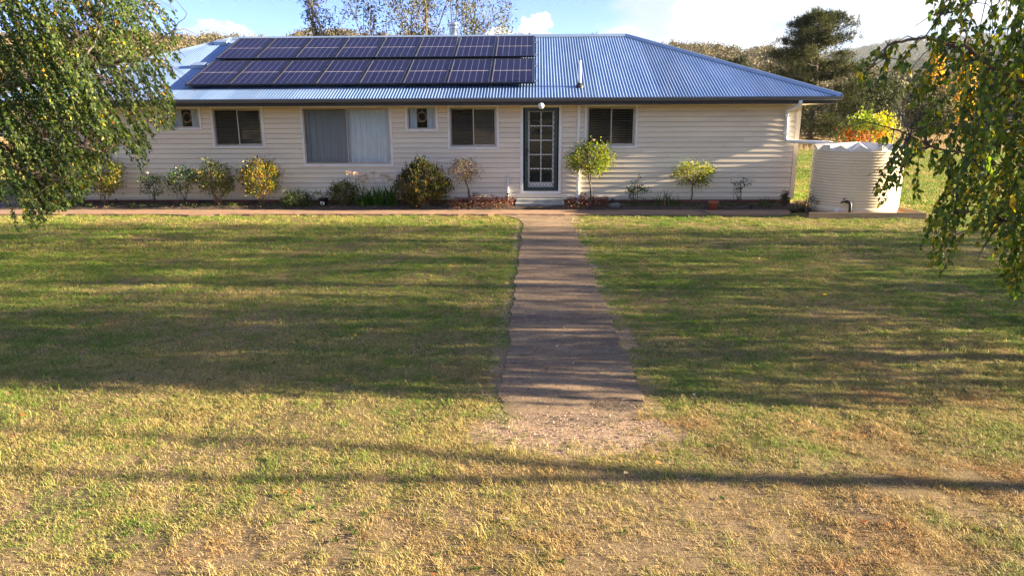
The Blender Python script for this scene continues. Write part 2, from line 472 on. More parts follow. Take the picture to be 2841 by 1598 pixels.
def np_mesh(name, V, F, col=None, smooth=False):
    """V (n,3); F (m,k) index array; col (n,3) point colours"""
    V = np.asarray(V, dtype=np.float32)
    F = np.asarray(F, dtype=np.int32)
    me = bpy.data.meshes.new(name)
    me.vertices.add(len(V))
    me.vertices.foreach_set('co', V.ravel())
    k = F.shape[1]
    me.loops.add(F.size)
    me.loops.foreach_set('vertex_index', F.ravel())
    me.polygons.add(len(F))
    me.polygons.foreach_set('loop_start', np.arange(0, F.size, k, dtype=np.int32))
    me.polygons.foreach_set('loop_total', np.full(len(F), k, dtype=np.int32))
    if smooth:
        me.polygons.foreach_set('use_smooth', np.ones(len(F), dtype=bool))
    if col is not None:
        a = me.attributes.new('Col', 'FLOAT_COLOR', 'POINT')
        c = np.ones((len(V), 4), dtype=np.float32)
        c[:, :3] = col
        a.data.foreach_set('color', c.ravel())
    me.update(calc_edges=True)
    return me


class MB:
    def __init__(s):
        s.v = []
        s.f = []

    def add(s, vs, fs):
        o = len(s.v)
        s.v += [tuple(v) for v in vs]
        s.f += [tuple(i + o for i in f) for f in fs]
        return s

    def box(s, x0, x1, y0, y1, z0, z1):
        return s.add([(x0, y0, z0), (x1, y0, z0), (x1, y1, z0), (x0, y1, z0), (x0, y0, z1), (x1, y0, z1), (x1, y1, z1), (x0, y1, z1)],
                     [(0, 3, 2, 1), (4, 5, 6, 7), (0, 1, 5, 4), (1, 2, 6, 5), (2, 3, 7, 6), (3, 0, 4, 7)])

    def tube(s, pts, rad, n=8, cap=True):
        pts = [Vector(p) for p in pts]
        if isinstance(rad, (int, float)):
            rad = [rad] * len(pts)
        o = len(s.v)
        prev = None
        for i, p in enumerate(pts):
            d = (pts[min(i + 1, len(pts) - 1)] - pts[max(i - 1, 0)]).normalized()
            if prev is None:
                u = d.orthogonal().normalized()
            else:
                u = (prev - d * prev.dot(d))
                u = u.normalized() if u.length > 1e-6 else d.orthogonal().normalized()
            prev = u
            w = d.cross(u)
            for k in range(n):
                a = 2 * math.pi * k / n
                s.v.append(tuple(p + (u * math.cos(a) + w * math.sin(a)) * rad[i]))
        for i in range(len(pts) - 1):
            for k in range(n):
                a, b = o + i * n + k, o + i * n + (k + 1) % n
                s.f.append((a, b, b + n, a + n))
        if cap:
            s.f.append(tuple(o + k for k in range(n))[::-1])
            e = o + (len(pts) - 1) * n
            s.f.append(tuple(e + k for k in range(n)))
        return s

    def lathe(s, prof, c=(0, 0, 0), n=24, caps=True):
        o = len(s.v)
        for r, z in prof:
            for k in range(n):
                a = 2 * math.pi * k / n
                s.v.append((c[0] + r * math.cos(a), c[1] + r * math.sin(a), c[2] + z))
        for i in range(len(prof) - 1):
            for k in range(n):
                a, b = o + i * n + k, o + i * n + (k + 1) % n
                s.f.append((a, b, b + n, a + n))
        if caps:
            s.f.append(tuple(o + k for k in range(n))[::-1])
            e = o + (len(prof) - 1) * n
            s.f.append(tuple(e + k for k in range(n)))
        return s

    def prism_x(s, prof, x0, x1):
        """closed (y,z) profile swept along x"""
        n = len(prof)
        return s.add([(x0, y, z) for y, z in prof] + [(x1, y, z) for y, z in prof],
                     [tuple(range(n))[::-1], tuple(range(n, 2 * n))] + [(i, (i + 1) % n, (i + 1) % n + n, i + n) for i in range(n)])

    def build(s, name, mat, parent=None, smooth=False, local=False, bevel=0.0):
        off = Vector((0, 0, 0)) if (parent is None or local) else world_off(parent)
        me = bpy.data.meshes.new(name)
        me.from_pydata([(x - off.x, y - off.y, z - off.z) for x, y, z in s.v], [], s.f)
        if smooth:
            me.polygons.foreach_set('use_smooth', [True] * len(me.polygons))
        me.update()
        o = link_mesh(name, me, mat, parent)
        if bevel:
            b = o.modifiers.new('bevel', 'BEVEL')
            b.width = bevel
            b.segments = 2
            b.limit_method = 'ANGLE'
        return o


def unit(a):
    return a / np.maximum(np.linalg.norm(a, axis=-1, keepdims=True), 1e-9)


LEAF_T = {   # template points: side, along, normal
    'ovate': (np.array([(0, 0, 0), (0.30, 0.22, 0.03), (0.36, 0.42, 0.05), (0, 1.0, -0.06), (-0.36, 0.42, 0.05), (-0.30, 0.22, 0.03)]),
              np.array([(0, 1, 2), (0, 2, 3), (0, 3, 4), (0, 4, 5)])),
    'diamond': (np.array([(0, 0, 0), (0.32, 0.45, 0.05), (0, 1.0, 0), (-0.32, 0.45, 0.05)]), np.array([(0, 1, 2), (0, 2, 3)])),
    'blade': (np.array([(0.5, 0, 0), (0.42, 0.55, 0.06), (0, 1.0, -0.04), (-0.42, 0.55, 0.06), (-0.5, 0, 0)]), np.array([(0, 1, 4), (1, 3, 4), (1, 2, 3)])),
}


def leaf_arrays(P, d, length, width, shape='ovate', normal=None):
    """one small folded leaf per point; returns V, F, per-leaf vertex count"""
    n = len(P)
    d = unit(d)
    if normal is None:
        normal = rng.normal(size=(n, 3))
    s = unit(np.cross(d, normal))
    w = np.cross(s, d)
    T, F = LEAF_T[shape]
    L = np.broadcast_to(np.asarray(length, float), (n,))[:, None, None]
    Wd = np.broadcast_to(np.asarray(width, float), (n,))[:, None, None]
    V = P[:, None, :] + T[None, :, 0:1] * Wd * s[:, None, :] + T[None, :, 1:2] * L * d[:, None, :] + T[None, :, 2:3] * L * w[:, None, :]
    k = len(T)
    FF = (F[None] + (np.arange(n) * k)[:, None, None]).reshape(-1, 3)
    return V.reshape(-1, 3), FF, k


def pick_cols(n, table, jit=0.22):
    w = np.array([r[1] for r in table], float)
    c = np.array([r[0] for r in table], float)
    i = rng.choice(len(table), n, p=w / w.sum())
    return np.clip(c[i] * (1 + rng.normal(size=(n, 1)) * jit), 0.004, 0.9)


def leaves_obj(name, P, d, length, width, cols, parent, mat='leaf', shape='ovate', normal=None, kind='stuff'):
    V, F, k = leaf_arrays(P, d, length, width, shape, normal)
    off = np.array(world_off(parent)) if parent is not None else np.zeros(3)
    me = np_mesh(name, V - off, F, np.repeat(cols, k, axis=0))
    o = link_mesh(name, me, mat, parent)
    if kind:
        o['kind'] = kind
    return o


def tubes_np(A, B, ra, rb, n=3):
    """many separate straight twig segments A->B as n-sided prisms"""
    A, B = np.asarray(A, float), np.asarray(B, float)
    m = len(A)
    d = unit(B - A)
    ref = np.where(np.abs(d[:, 2:3]) > 0.9, np.array([[1.0, 0, 0]]), np.array([[0, 0, 1.0]]))
    u = unit(np.cross(d, ref))
    w = np.cross(d, u)
    ra = np.broadcast_to(np.asarray(ra, float), (m,))[:, None]
    rb = np.broadcast_to(np.asarray(rb, float), (m,))[:, None]
    ring = []
    for P, r in ((A, ra), (B, rb)):
        for k in range(n):
            a = 2 * math.pi * k / n
            ring.append(P + (u * math.cos(a) + w * math.sin(a)) * r)
    V = np.stack(ring, 1).reshape(-1, 3)
    base = (np.arange(m) * 2 * n)[:, None]
    F = np.concatenate([base + np.array([[k, (k + 1) % n, (k + 1) % n + n, k + n]]) for k in range(n)], 0)
    return V, F


class Wood:
    """collects twig segments and thicker limbs of one plant"""

    def __init__(s):
        s.A, s.B, s.ra, s.rb = [], [], [], []
        s.mb = MB()

    def seg(s, A, B, ra, rb):
        A = np.atleast_2d(A)
        s.A.append(A)
        s.B.append(np.atleast_2d(B))
        s.ra.append(np.broadcast_to(np.asarray(ra, float), (len(A),)))
        s.rb.append(np.broadcast_to(np.asarray(rb, float), (len(A),)))

    def build_twigs(s, name, mat, parent, kind='stuff'):
        if not s.A:
            return
        V, F = tubes_np(np.concatenate(s.A), np.concatenate(s.B), np.concatenate(s.ra), np.concatenate(s.rb))
        o = link_mesh(name, np_mesh(name, V - np.array(world_off(parent)), F), mat, parent)
        if kind:
            o['kind'] = kind
        return o


def bent(p0, p1, sag=0.0, n=6, wob=0.03):
    """polyline from p0 to p1 that arches by sag and wanders a little"""
    p0, p1 = np.array(p0, float), np.array(p1, float)
    L = np.linalg.norm(p1 - p0)
    t = np.linspace(0, 1, n)[:, None]
    P = p0 * (1 - t) + p1 * t
    P[:, 2] += sag * 4 * (t * (1 - t))[:, 0]
    P[1:-1] += rng.normal(size=(n - 2, 3)) * wob * L
    return P


def in_poly(X, Z, poly):
    inside = np.zeros(len(X), bool)
    n = len(poly)
    for i in range(n):
        x0, z0 = poly[i]
        x1, z1 = poly[(i + 1) % n]
        if z0 == z1:
            continue
        c = ((z0 > Z) != (z1 > Z)) & (X < (x1 - x0) * (Z - z0) / (z1 - z0) + x0)
        inside ^= c
    return inside


def scatter(name, pts, rots, scl, idx, protos):
    """ONE object of uncountable stuff: prototype meshes set on points"""
    me = bpy.data.meshes.new(name)
    me.vertices.add(len(pts))
    me.vertices.foreach_set('co', np.asarray(pts, np.float32).ravel())
    a = me.attributes.new('rot', 'FLOAT_VECTOR', 'POINT'); a.data.foreach_set('vector', np.asarray(rots, np.float32).ravel())
    a = me.attributes.new('scl', 'FLOAT', 'POINT'); a.data.foreach_set('value', np.asarray(scl, np.float32))
    a = me.attributes.new('idx', 'INT', 'POINT'); a.data.foreach_set('value', np.asarray(idx, np.int32))
    o = bpy.data.objects.new(name, me)
    COL.objects.link(o)
    g = bpy.data.node_groups.new(name, 'GeometryNodeTree')
    g.interface.new_socket('Geometry', in_out='INPUT', socket_type='NodeSocketGeometry')
    g.interface.new_socket('Geometry', in_out='OUTPUT', socket_type='NodeSocketGeometry')
    gi, go = g.nodes.new('NodeGroupInput'), g.nodes.new('NodeGroupOutput')
    ip = g.nodes.new('GeometryNodeInstanceOnPoints')
    jn = g.nodes.new('GeometryNodeJoinGeometry')
    for p in reversed(protos):
        oi = g.nodes.new('GeometryNodeObjectInfo')
        oi.inputs['Object'].default_value = p
        oi.inputs['As Instance'].default_value = True
        g.links.new(oi.outputs['Geometry'], jn.inputs[0])

    def attr(nm, ty):
        n = g.nodes.new('GeometryNodeInputNamedAttribute')
        n.data_type = ty
        n.inputs['Name'].default_value = nm
        return n.outputs[0]
    er = g.nodes.new('FunctionNodeEulerToRotation')
    g.links.new(attr('rot', 'FLOAT_VECTOR'), er.inputs[0])
    g.links.new(gi.outputs[0], ip.inputs['Points'])
    g.links.new(jn.outputs[0], ip.inputs['Instance'])
    ip.inputs['Pick Instance'].default_value = True
    g.links.new(attr('idx', 'INT'), ip.inputs['Instance Index'])
    g.links.new(er.outputs[0], ip.inputs['Rotation'])
    g.links.new(attr('scl', 'FLOAT'), ip.inputs['Scale'])
    g.links.new(ip.outputs[0], go.inputs[0])
    md = o.modifiers.new('scatter', 'NODES')
    md.node_group = g
    return o


def proto(name, me, mat):
    me.materials.append(MATS[mat])
    return bpy.data.objects.new(name, me)      # not linked to the scene: only its scattered copies are seen

# ------------------------------------------------------------------ ground, hills
AZ_T = np.array([-3.2, -1.2, -0.5, -0.3, 0.0, 0.2, 0.3, 0.46, 0.54, 0.9, 3.2])
H1_T = np.array([26, 28, 33, 37, 35, 32, 27, 14, 12, 18, 26.])
H2_T = np.array([180, 190, 190, 190, 190, 190, 195, 224, 232, 215, 180.])


def smooth01(t):
    t = np.clip(t, 0, 1)
    return t * t * (3 - 2 * t)


def hill_z(x, y):
    r = np.hypot(x, y)
    az = np.arctan2(x, y)
    h1 = np.interp(az, AZ_T, H1_T) * (1 + 0.05 * np.sin(az * 23 + 1) + 0.04 * np.sin(az * 51 + r * 0.01))
    h2 = np.interp(az, AZ_T, H2_T) * (1 + 0.035 * np.sin(az * 9.5 + 2.0) + 0.02 * np.sin(az * 31) + 0.012 * np.sin(az * 83 + 1))
    a = h1 * smooth01((r - 150) / 270) * (1 - 0.75 * smooth01((r - 520) / 700))
    m = 75 * (0.8 + 0.3 * np.sin(az * 13 + 0.6)) * smooth01((r - 800) / 500) * (1 - smooth01((r - 1500) / 500))
    b = h2 * smooth01((r - 1500) / 1200)
    rel = 7 * np.sin(x * 0.011 + 1) * np.cos(y * 0.013) * smooth01((r - 600) / 800)
    return a + m + b + rel


def polar(r_list, na, fn):
    th = np.linspace(-math.pi, math.pi, na, endpoint=False)
    rr, tt = np.meshgrid(np.array(r_list), th, indexing='ij')
    X, Y = rr * np.sin(tt), rr * np.cos(tt)
    V = np.stack([X, Y, fn(X, Y)], -1).reshape(-1, 3)
    nr = len(r_list)
    i, j = np.meshgrid(np.arange(nr - 1), np.arange(na), indexing='ij')
    a, b = i * na + j, i * na + (j + 1) % na
    F = np.stack([a, b, b + na, a + na], -1).reshape(-1, 4)[:, ::-1]
    return V, F


V, F = polar([0.01, 20, 60, 100, 150], 96, lambda x, y: np.full_like(x, -0.05))
tag(link_mesh('ground', np_mesh('ground', V, F), 'paddock'), kind='structure')
V, F = polar([150] + list(np.linspace(170, 600, 28)) + list(np.linspace(660, 3200, 46)) + [3600, 4500, 6500], 480, lambda x, y: hill_z(x, y) - 0.05)
tag(link_mesh('hills', np_mesh('hills', V, F, smooth=True), 'hill'), kind='structure')

# lawn: an uneven sheet, bumpy at tuft scale
_w = np.random.default_rng(5)
WAVES = [(_w.uniform(0, 6.283), 6.283 / wl, _w.uniform(0, 6.283), 0.0034 * wl ** 0.55) for wl in (0.22, 0.27, 0.31, 0.36, 0.42, 0.5, 0.6, 0.75, 0.9, 1.2, 1.6)]


def gz(x, y):
    b = sum(a_ * np.sin(k_ * (x * math.cos(t_) + y * math.sin(t_)) + p_) for t_, k_, p_, a_ in WAVES)
    near_path = np.clip((np.abs(x - 0.3) - 0.62) / 0.35, 0.15, 1)
    return b * near_path - 0.014


lx = np.concatenate([np.linspace(-45, -13.2, 30), np.linspace(-13, 13, 290), np.linspace(13.2, 60, 40)])
ly = np.concatenate([np.linspace(-10, 1.3, 12), np.linspace(1.5, 8, 90), np.linspace(8.1, 17, 90), np.linspace(17.3, 52, 40)])
gx, gy = np.meshgrid(lx, ly, indexing='ij')
nx, ny = len(lx), len(ly)
V = np.stack([gx, gy, gz(gx, gy)], -1).reshape(-1, 3)
i, j = np.meshgrid(np.arange(nx - 1), np.arange(ny - 1), indexing='ij')
a = i * ny + j
F = np.stack([a, a + ny, a + ny + 1, a + 1], -1).reshape(-1, 4)
tag(link_mesh('lawn', np_mesh('lawn', V, F, smooth=True), 'lawn'), kind='structure')


def edge_noise(t, ph, amp):
    return amp * (math.sin(t * 3.1 + ph) * 0.5 + math.sin(t * 7.7 + ph * 2.3) * 0.3 + math.sin(t * 17.3 + ph * 1.7) * 0.35 + random.uniform(-.4, .4))


def slab(name, left, right, z, mat, th=0.05):
    """path slab between two edge polylines (same number of points), with real thickness"""
    n = len(left)
    mb = MB()
    zf = z if callable(z) else (lambda y: z)
    z = zf(99)
    vs = [(x, y, zf(y)) for x, y in left] + [(x, y, zf(y)) for x, y in right] + [(x, y, z - th) for x, y in left] + [(x, y, z - th) for x, y in right]
    fs = []
    for k in range(n - 1):
        fs.append((k, n + k, n + k + 1, k + 1))
        fs.append((k, k + 1, 2 * n + k + 1, 2 * n + k))
        fs.append((n + k + 1, n + k, 3 * n + k, 3 * n + k + 1))
    fs.append((0, 2 * n, 3 * n, n))
    fs.append((n - 1, 2 * n - 1, 4 * n - 1, 3 * n - 1))
    mb.add(vs, fs)
    o = mb.build(name, mat)
    return tag(o, kind='structure')


PL, PR = [], []
for k in range(121):
    y = 4.70 + 0.45 * (k / 40) ** 2 if k <= 40 else 5.15 + (16.42 - 5.15) * (k - 40) / 80
    fl = max(0, (y - 14.6) / 1.8)
    end = max(0, (5.15 - y) / 0.45)
    end = 1 - math.sqrt(max(0, 1 - end ** 2))
    PL.append((-0.27 + edge_noise(y, 0.4, 0.032) - 0.55 * fl ** 3 + 0.50 * end, y))
    PR.append((0.88 - 0.006 * (y - 5) + edge_noise(y, 2.1, 0.032) + 0.14 * fl ** 3 - 0.55 * end, y))
slab('garden_path', PL, PR, lambda y: 0.009 - 0.0215 * max(0, min(1, (5.55 - y) / 0.75)), 'path')
HL, HR = [], []
for k in range(161):
    x = -16.5 + (6.25 + 16.5) * k / 160
    HL.append((x, 17.18 + edge_noise(x, 1.2, 0.015)))
    dip = 0.16 * math.exp(-((x + 8.4) / 0.55) ** 2)
    HR.append((x, 16.38 - dip + edge_noise(x, 3.3, 0.018) + (0.55 * max(0, (x - 5.9) / 0.35) ** 2)))
slab('house_path', HL, HR, 0.034, 'house_path', 0.08)

# raised soil along the wall
mb = MB()
nxs = 150
vs, fs = [], []
for k in range(nxs + 1):
    x = -16 + 22.9 * k / nxs
    for q in range(7):
        y = 17.16 + 0.86 * q / 6
        z = 0.02 + 0.085 * min(1, q / 1.5) + (random.uniform(-.018, .018) if 0 < q < 6 else 0)
        vs.append((x, y, z))
for k in range(nxs):
    for q in range(6):
        a = k * 7 + q
        fs.append((a, a + 7, a + 8, a + 1))
mb.add(vs, fs)
tag(mb.build('garden_bed', 'soil', smooth=True), kind='structure')

# ------------------------------------------------------------------ the house
YW, XL, XR, YB = 18.0, -13.3, 6.66, 26.0
YE, XEL, XER, YEB = 17.35, -14.05, 7.38, 26.65
ZE, ZR, DR = 2.77, 4.71, 4.65
PITCH = math.atan((ZR - ZE) / DR)
ZS = 2.60
house = empty('house', (-3.3, 18.0, 0), 'long cream weatherboard house with corrugated metal hip roof', 'house')

# openings: x0, x1, z0, z1 (outer edge of the white trim)
OPEN = {'small1': (-9.56, -8.69, 2.015, 2.612), 'w2': (-8.44, -7.06, 1.543, 2.612), 'big': (-6.08, -3.715, 1.074, 2.612),
        'small2': (-3.357, -2.52, 1.96, 2.612), 'w5': (-2.271, -0.948, 1.507, 2.612), 'w6': (1.249, 2.592, 1.521, 2.612), 'door': (-0.40, 0.665, 0.352, 2.612)}
TR = 0.05
wall = None
mb = MB()
xs = sorted([(v[0], v[1], v[2]) for v in OPEN.values()])
cur = XL + 0.03
for x0, x1, z0 in xs:                                   # sheathing behind the boards, broken by the openings
    mb.box(cur, x0 + TR, YW + 0.012, YW + 0.10, 0.20, ZS + 0.1)
    mb.box(x0 + TR, x1 - TR, YW + 0.012, YW + 0.10, 0.20, z0 + TR)
    cur = x1 - TR
mb.box(cur, XR - 0.03, YW + 0.012, YW + 0.10, 0.20, ZS + 0.1)
mb.box(XL + 0.01, XL + 0.11, YW + 0.101, YB, 0.20, ZS + 0.1)
mb.box(XR - 0.11, XR - 0.01, YW + 0.101, YB, 0.20, ZS + 0.1)
mb.box(XL + 0.111, XR - 0.111, YB - 0.1, YB, 0.20, ZS + 0.1)
wall = mb.build('wall', 'board', house)
mb = MB().box(XL + 0.12, XR - 0.12, YW + 1.5, YW + 1.6, 0.3, ZS)      # the room's back wall, the unlit room's darkness put into its colour
mb.box(XL + 0.12, XR - 0.12, YW + 0.101, YW + 1.5, 0.25, 0.30)
mb.build('interior', 'dark_room', house)

BH = 0.1275
z = 0.248
row = 0
while z < ZS - 0.01:
    zt = min(z + BH, ZS)
    cuts = []
    for x0, x1, z0, z1 in OPEN.values():
        if zt > z0 + TR * 0.5:
            cuts.append((x0 + TR * 0.5, x1 - TR * 0.5, z0 + TR * 0.5))
    cuts.sort()
    segs, cur = [], XL + 0.04
    for c in cuts:
        segs.append((cur, c[0], zt))
        if c[2] - z > 0.02:
            segs.append((c[0], c[1], c[2]))
        cur = c[1]
    segs.append((cur, XR - 0.09, zt))
    split = []
    for x0, x1, zz in segs:
        while x1 - x0 > 4.0:
            c_ = x0 + random.uniform(1.6, 3.6)
            split.append((x0, c_, zz))
            x0 = c_ + 0.0015
        split.append((x0, x1, zz))
    for x0, x1, zz in split:
        if x1 - x0 < 0.015:
            continue
        h = zz - z
        fr = h / BH
        MB().prism_x([(YW + 0.011, z + 0.014), (YW - 0.016, z + 0.014), (YW - 0.0175, z + 0.024), (YW - 0.0175 + 0.012 * fr, zz - 0.001), (YW + 0.011, zz - 0.001)],
                     x0 + 0.001, x1 - 0.001).build('board', 'board', wall)
    z += BH
    row += 1
# right-hand side wall boards
z = 0.248
while z < ZS - 0.01:
    zt = min(z + BH, ZS)
    pr = [(XR - 0.009, z + 0.014), (XR + 0.016, z + 0.014), (XR + 0.0175, z + 0.024), (XR + 0.006, zt - 0.001), (XR - 0.009, zt - 0.001)]
    n = 5
    MB().add([(x, YW + 0.06, zz) for x, zz in pr] + [(x, YB, zz) for x, zz in pr],
             [tuple(range(n)), tuple(range(n, 2 * n))[::-1]] + [(i + n, (i + 1) % n + n, (i + 1) % n, i) for i in range(n)]).build('board', 'board', wall)
    z += BH
MB().box(XR - 0.085, XR + 0.022, YW - 0.024, YW + 0.055, 0.235, ZS).build('corner_board', 'board', wall)
MB().box(XL - 0.022, XL + 0.038, YW - 0.024, YW + 0.055, 0.235, ZS).build('corner_board', 'board', wall)

# brick base: each visible brick by itself, three courses
base = MB().box(XL + 0.05, XR - 0.045, YW + 0.035, YW + 0.11, -0.05, 0.199).box(XR - 0.13, XR - 0.045, YW + 0.111, YB, -0.05, 0.199).build('brick_base', 'mortar', house)
bme = MB().box(0, 0.228, 0, 0.05, 0, 0.072)
bobj = bme.build('brick', 'brick', base, local=True, bevel=0.004)
bm_ = bobj.data
first = True
off = world_off(house)
for c in range(2):
    x = XL + 0.06 + (0.12 if c else 0)
    while x + 0.228 < XR - 0.04:
        if first:
            o, first = bobj, False
        else:
            o = bobj.copy()
            COL.objects.link(o)
        o.location = (x - off.x, YW + 0.013 + random.uniform(-.002, .002) - off.y, 0.032 + c * 0.083)
        x += 0.239
mb = MB()
for k in range(3):
    mb.box(XL + 4.3 + 0.1 * k, XL + 4.38 + 0.1 * k, YW + 0.004, YW + 0.012, 0.05, 0.18)
mb.build('air_vent', 'black', base)


# windows
def frame_boxes(mb, x0, x1, z0, z1, w, ya, yb, top=True):
    mb.box(x0, x0 + w, ya, yb, z0, z1)
    mb.box(x1 - w, x1, ya, yb, z0, z1)
    mb.box(x0 + w, x1 - w, ya, yb, z0, z0 + w)
    if top:
        mb.box(x0 + w, x1 - w, ya, yb, z1 - w, z1)
    return mb


def window(key, panes, screen=0):
    x0, x1, z0, z1 = OPEN[key]
    w = frame_boxes(MB(), x0, x1, z0, z1, TR, YW - 0.034, YW - 0.004).build('window', 'trim', house, bevel=0.004)
    a0, a1, b0, b1 = x0 + TR, x1 - TR, z0 + TR, z1 - TR
    frame_boxes(MB(), a0 + 0.001, a1 - 0.001, b0 + 0.001, b1 - 0.001, 0.035, YW - 0.024, YW + 0.06).build('frame', 'alu', w, bevel=0.003)
    i0, i1, j0, j1 = a0 + 0.037, a1 - 0.037, b0 + 0.037, b1 - 0.037
    if panes == 1:
        MB().box(i0, i1, YW + 0.022, YW + 0.026, j0, j1).build('pane', 'glass', w)
    else:
        xm = (i0 + i1) / 2
        frame_boxes(MB(), i0, xm + 0.02, j0, j1, 0.028, YW + 0.002, YW + 0.022).build('sash', 'alu', w, bevel=0.003)
        frame_boxes(MB(), xm - 0.02, i1, j0, j1, 0.028, YW + 0.026, YW + 0.046).build('sash', 'alu', w, bevel=0.003)
        MB().box(i0 + 0.029, xm - 0.009, YW + 0.010, YW + 0.014, j0 + 0.029, j1 - 0.029).build('pane', 'glass', w)
        MB().box(xm + 0.009, i1 - 0.029, YW + 0.034, YW + 0.038, j0 + 0.029, j1 - 0.029).build('pane', 'glass', w)
        if screen:
            MB().box(i0 + 0.004, xm - 0.004, YW - 0.008, YW - 0.006, j0 + 0.004, j1 - 0.004).build('fly_screen', 'flyscreen', w)
    return i0, i1, j0, j1


def blind(x0, x1, z0, z1, label, tilt=0.55, y=YW + 0.13):
    b = empty('venetian_blind', ((x0 + x1) / 2, y, z0), label, 'blind', 'brown venetian blinds')
    MB().box(x0, x1, y - 0.02, y + 0.02, z1 - 0.04, z1).build('head_rail', 'blind', b)
    n = int((z1 - 0.05 - z0) / 0.045)
    c, s_ = 0.024 * math.cos(tilt), 0.024 * math.sin(tilt)
    me = None
    for k in range(n):
        zc = z0 + 0.03 + k * 0.045
        if me is None:
            o = MB().add([(x0, y - c, -s_), (x1, y - c, -s_), (x1, y + c, s_), (x0, y + c, s_), (x0, y - c, -s_ + 0.003), (x1, y - c, -s_ + 0.003), (x1, y + c, s_ + 0.003), (x0, y + c, s_ + 0.003)],
                         [(0, 3, 2, 1), (4, 5, 6, 7), (0, 1, 5, 4), (1, 2, 6, 5), (2, 3, 7, 6), (3, 0, 4, 7)])
            o = o.build('slat', 'blind', b)
            me = o.data
            base_z = z0
        else:
            o = bpy.data.objects.new('slat', me)
            COL.objects.link(o)
            o.parent = b
        o.location = (0, 0, zc + random.uniform(-.002, .002))
    for xc in (x0 + 0.1, x1 - 0.1):
        MB().tube([(xc, y - 0.03, z0), (xc, y - 0.03, z1)], 0.002, 5).build('cord', 'alu', b)


def curtain(x0, x1, z0, z1, label, folds, amp=0.032, y=YW + 0.098, mat='curtain', taper=0.0):
    n = max(24, int((x1 - x0) * 90))
    ph = rng.uniform(0, 6.28, 4)
    vs, fs = [], []
    rows = 10
    for r_ in range(rows + 1):
        t = r_ / rows
        for k in range(n + 1):
            u = k / n
            x = x0 + (x1 - x0) * u + taper * t * (0.5 - u)
            f = math.sin(u * folds * 6.283 + ph[0] + 0.5 * math.sin(u * 9 + ph[1])) + 0.45 * math.sin(u * folds * 11.3 + ph[2]) + 0.25 * math.sin(t * 3 + u * 30)
            vs.append((x, y + amp * f * (0.55 + 0.45 * t), z1 - (z1 - z0) * t))
    for r_ in range(rows):
        for k in range(n):
            a = r_ * (n + 1) + k
            fs.append((a, a + 1, a + n + 2, a + n + 1))
    nv = len(vs)
    vs2 = [(x, yy + 0.003, zz) for x, yy, zz in vs]
    o = MB().add(vs + vs2, fs + [tuple(i + nv for i in f[::-1]) for f in fs]).build('curtain', mat, None, smooth=True)
    return tag(o, label, 'curtain', 'pale curtains')


i0, i1, j0, j1 = window('small1', 1)
curtain(i0, i0 + 0.22, j0 - 0.05, j1 + 0.05, 'narrow pale curtain at left side of the small window near the birch', 3)
curtain(i1 - 0.24, i1, j0 - 0.05, j1 + 0.05, 'narrow pale curtain at right side of the small window near the birch', 3)


def wreath(x, z, r, label):
    w = empty('wreath', (x, YW + 0.07, z), label, 'wreath')
    P = [(x + r * math.cos(a), YW + 0.07, z + r * math.sin(a)) for a in np.linspace(0, 6.283, 25)]
    MB().tube(P, [0.014 + 0.006 * random.random() for _ in P], 6, cap=False).build('ring', 'wreath', w)
    MB().tube([(x, YW + 0.07, z + r), (x, YW + 0.07, z + 0.27)], 0.003, 5).build('ribbon', 'wreath', w)
    n = 60
    a = rng.uniform(0, 6.283, n)
    P = np.stack([x + r * np.cos(a), np.full(n, YW + 0.065), z + r * np.sin(a)], -1) + rng.normal(size=(n, 3)) * 0.01
    leaves_obj('leaves', P, rng.normal(size=(n, 3)), 0.045, 0.03, pick_cols(n, [((0.45, 0.33, 0.26), 2), ((0.35, 0.13, 0.12), 1)]), w)


wreath((i0 + i1) / 2 + 0.02, 2.33, 0.115, 'round dried wreath hanging in the small window near the birch')
i0, i1, j0, j1 = window('w2', 2, 1)
blind(i0 - 0.02, i1 + 0.02, j0 - 0.02, j1 + 0.03, 'brown venetian blind in the two-pane window left of the big window')
i0, i1, j0, j1 = window('big', 2, 1)
xm = (i0 + i1) / 2
curtain(i0 - 0.03, xm - 0.02, j0 - 0.03, j1 + 0.04, 'dim pale curtain behind left pane of the big window', 7)
curtain(xm + 0.0, i1 + 0.03, j0 - 0.03, j1 + 0.04, 'bright pale curtain behind right pane of the big window', 8)
i0, i1, j0, j1 = window('small2', 1)
curtain(i0, i0 + 0.2, j0 - 0.05, j1 + 0.05, 'narrow pale curtain left of the wreath in the middle small window', 3)
curtain(i1 - 0.2, i1, j0 - 0.05, j1 + 0.05, 'narrow pale curtain right of the wreath in the middle small window', 3)
wreath((i0 + i1) / 2, 2.32, 0.115, 'round dried wreath hanging in the small window right of the big window')
i0, i1, j0, j1 = window('w5', 2, 1)
blind(i0 - 0.02, i1 + 0.02, j0 - 0.02, j1 + 0.03, 'brown venetian blind in the two-pane window left of the door')
i0, i1, j0, j1 = window('w6', 2, 1)
blind(i0 - 0.02, i1 + 0.02, j0 - 0.02, j1 + 0.03, 'brown venetian blind in the two-pane window right of the door', 0.25)

# door: white frame, green security screen, glazed white inner door
x0, x1, z0, z1 = OPEN['door']
door = frame_boxes(MB(), x0, x1, z0, z1, 0.075, YW - 0.036, YW + 0.03).build('door', 'trim', house, bevel=0.005)
tag(door, 'white door frame with dark green security screen')
s0, s1, t0, t1 = -0.288, 0.557, 0.44, 2.53
frame_boxes(MB(), s0, s1, t0, t1, 0.085, YW - 0.028, YW + 0.004).build('screen_frame', 'green_paint', door, bevel=0.004)
g0, g1, h0, h1 = s0 + 0.085, s1 - 0.085, t0 + 0.085, t1 - 0.085
mb = MB()
pit, wd = 0.088, 0.008


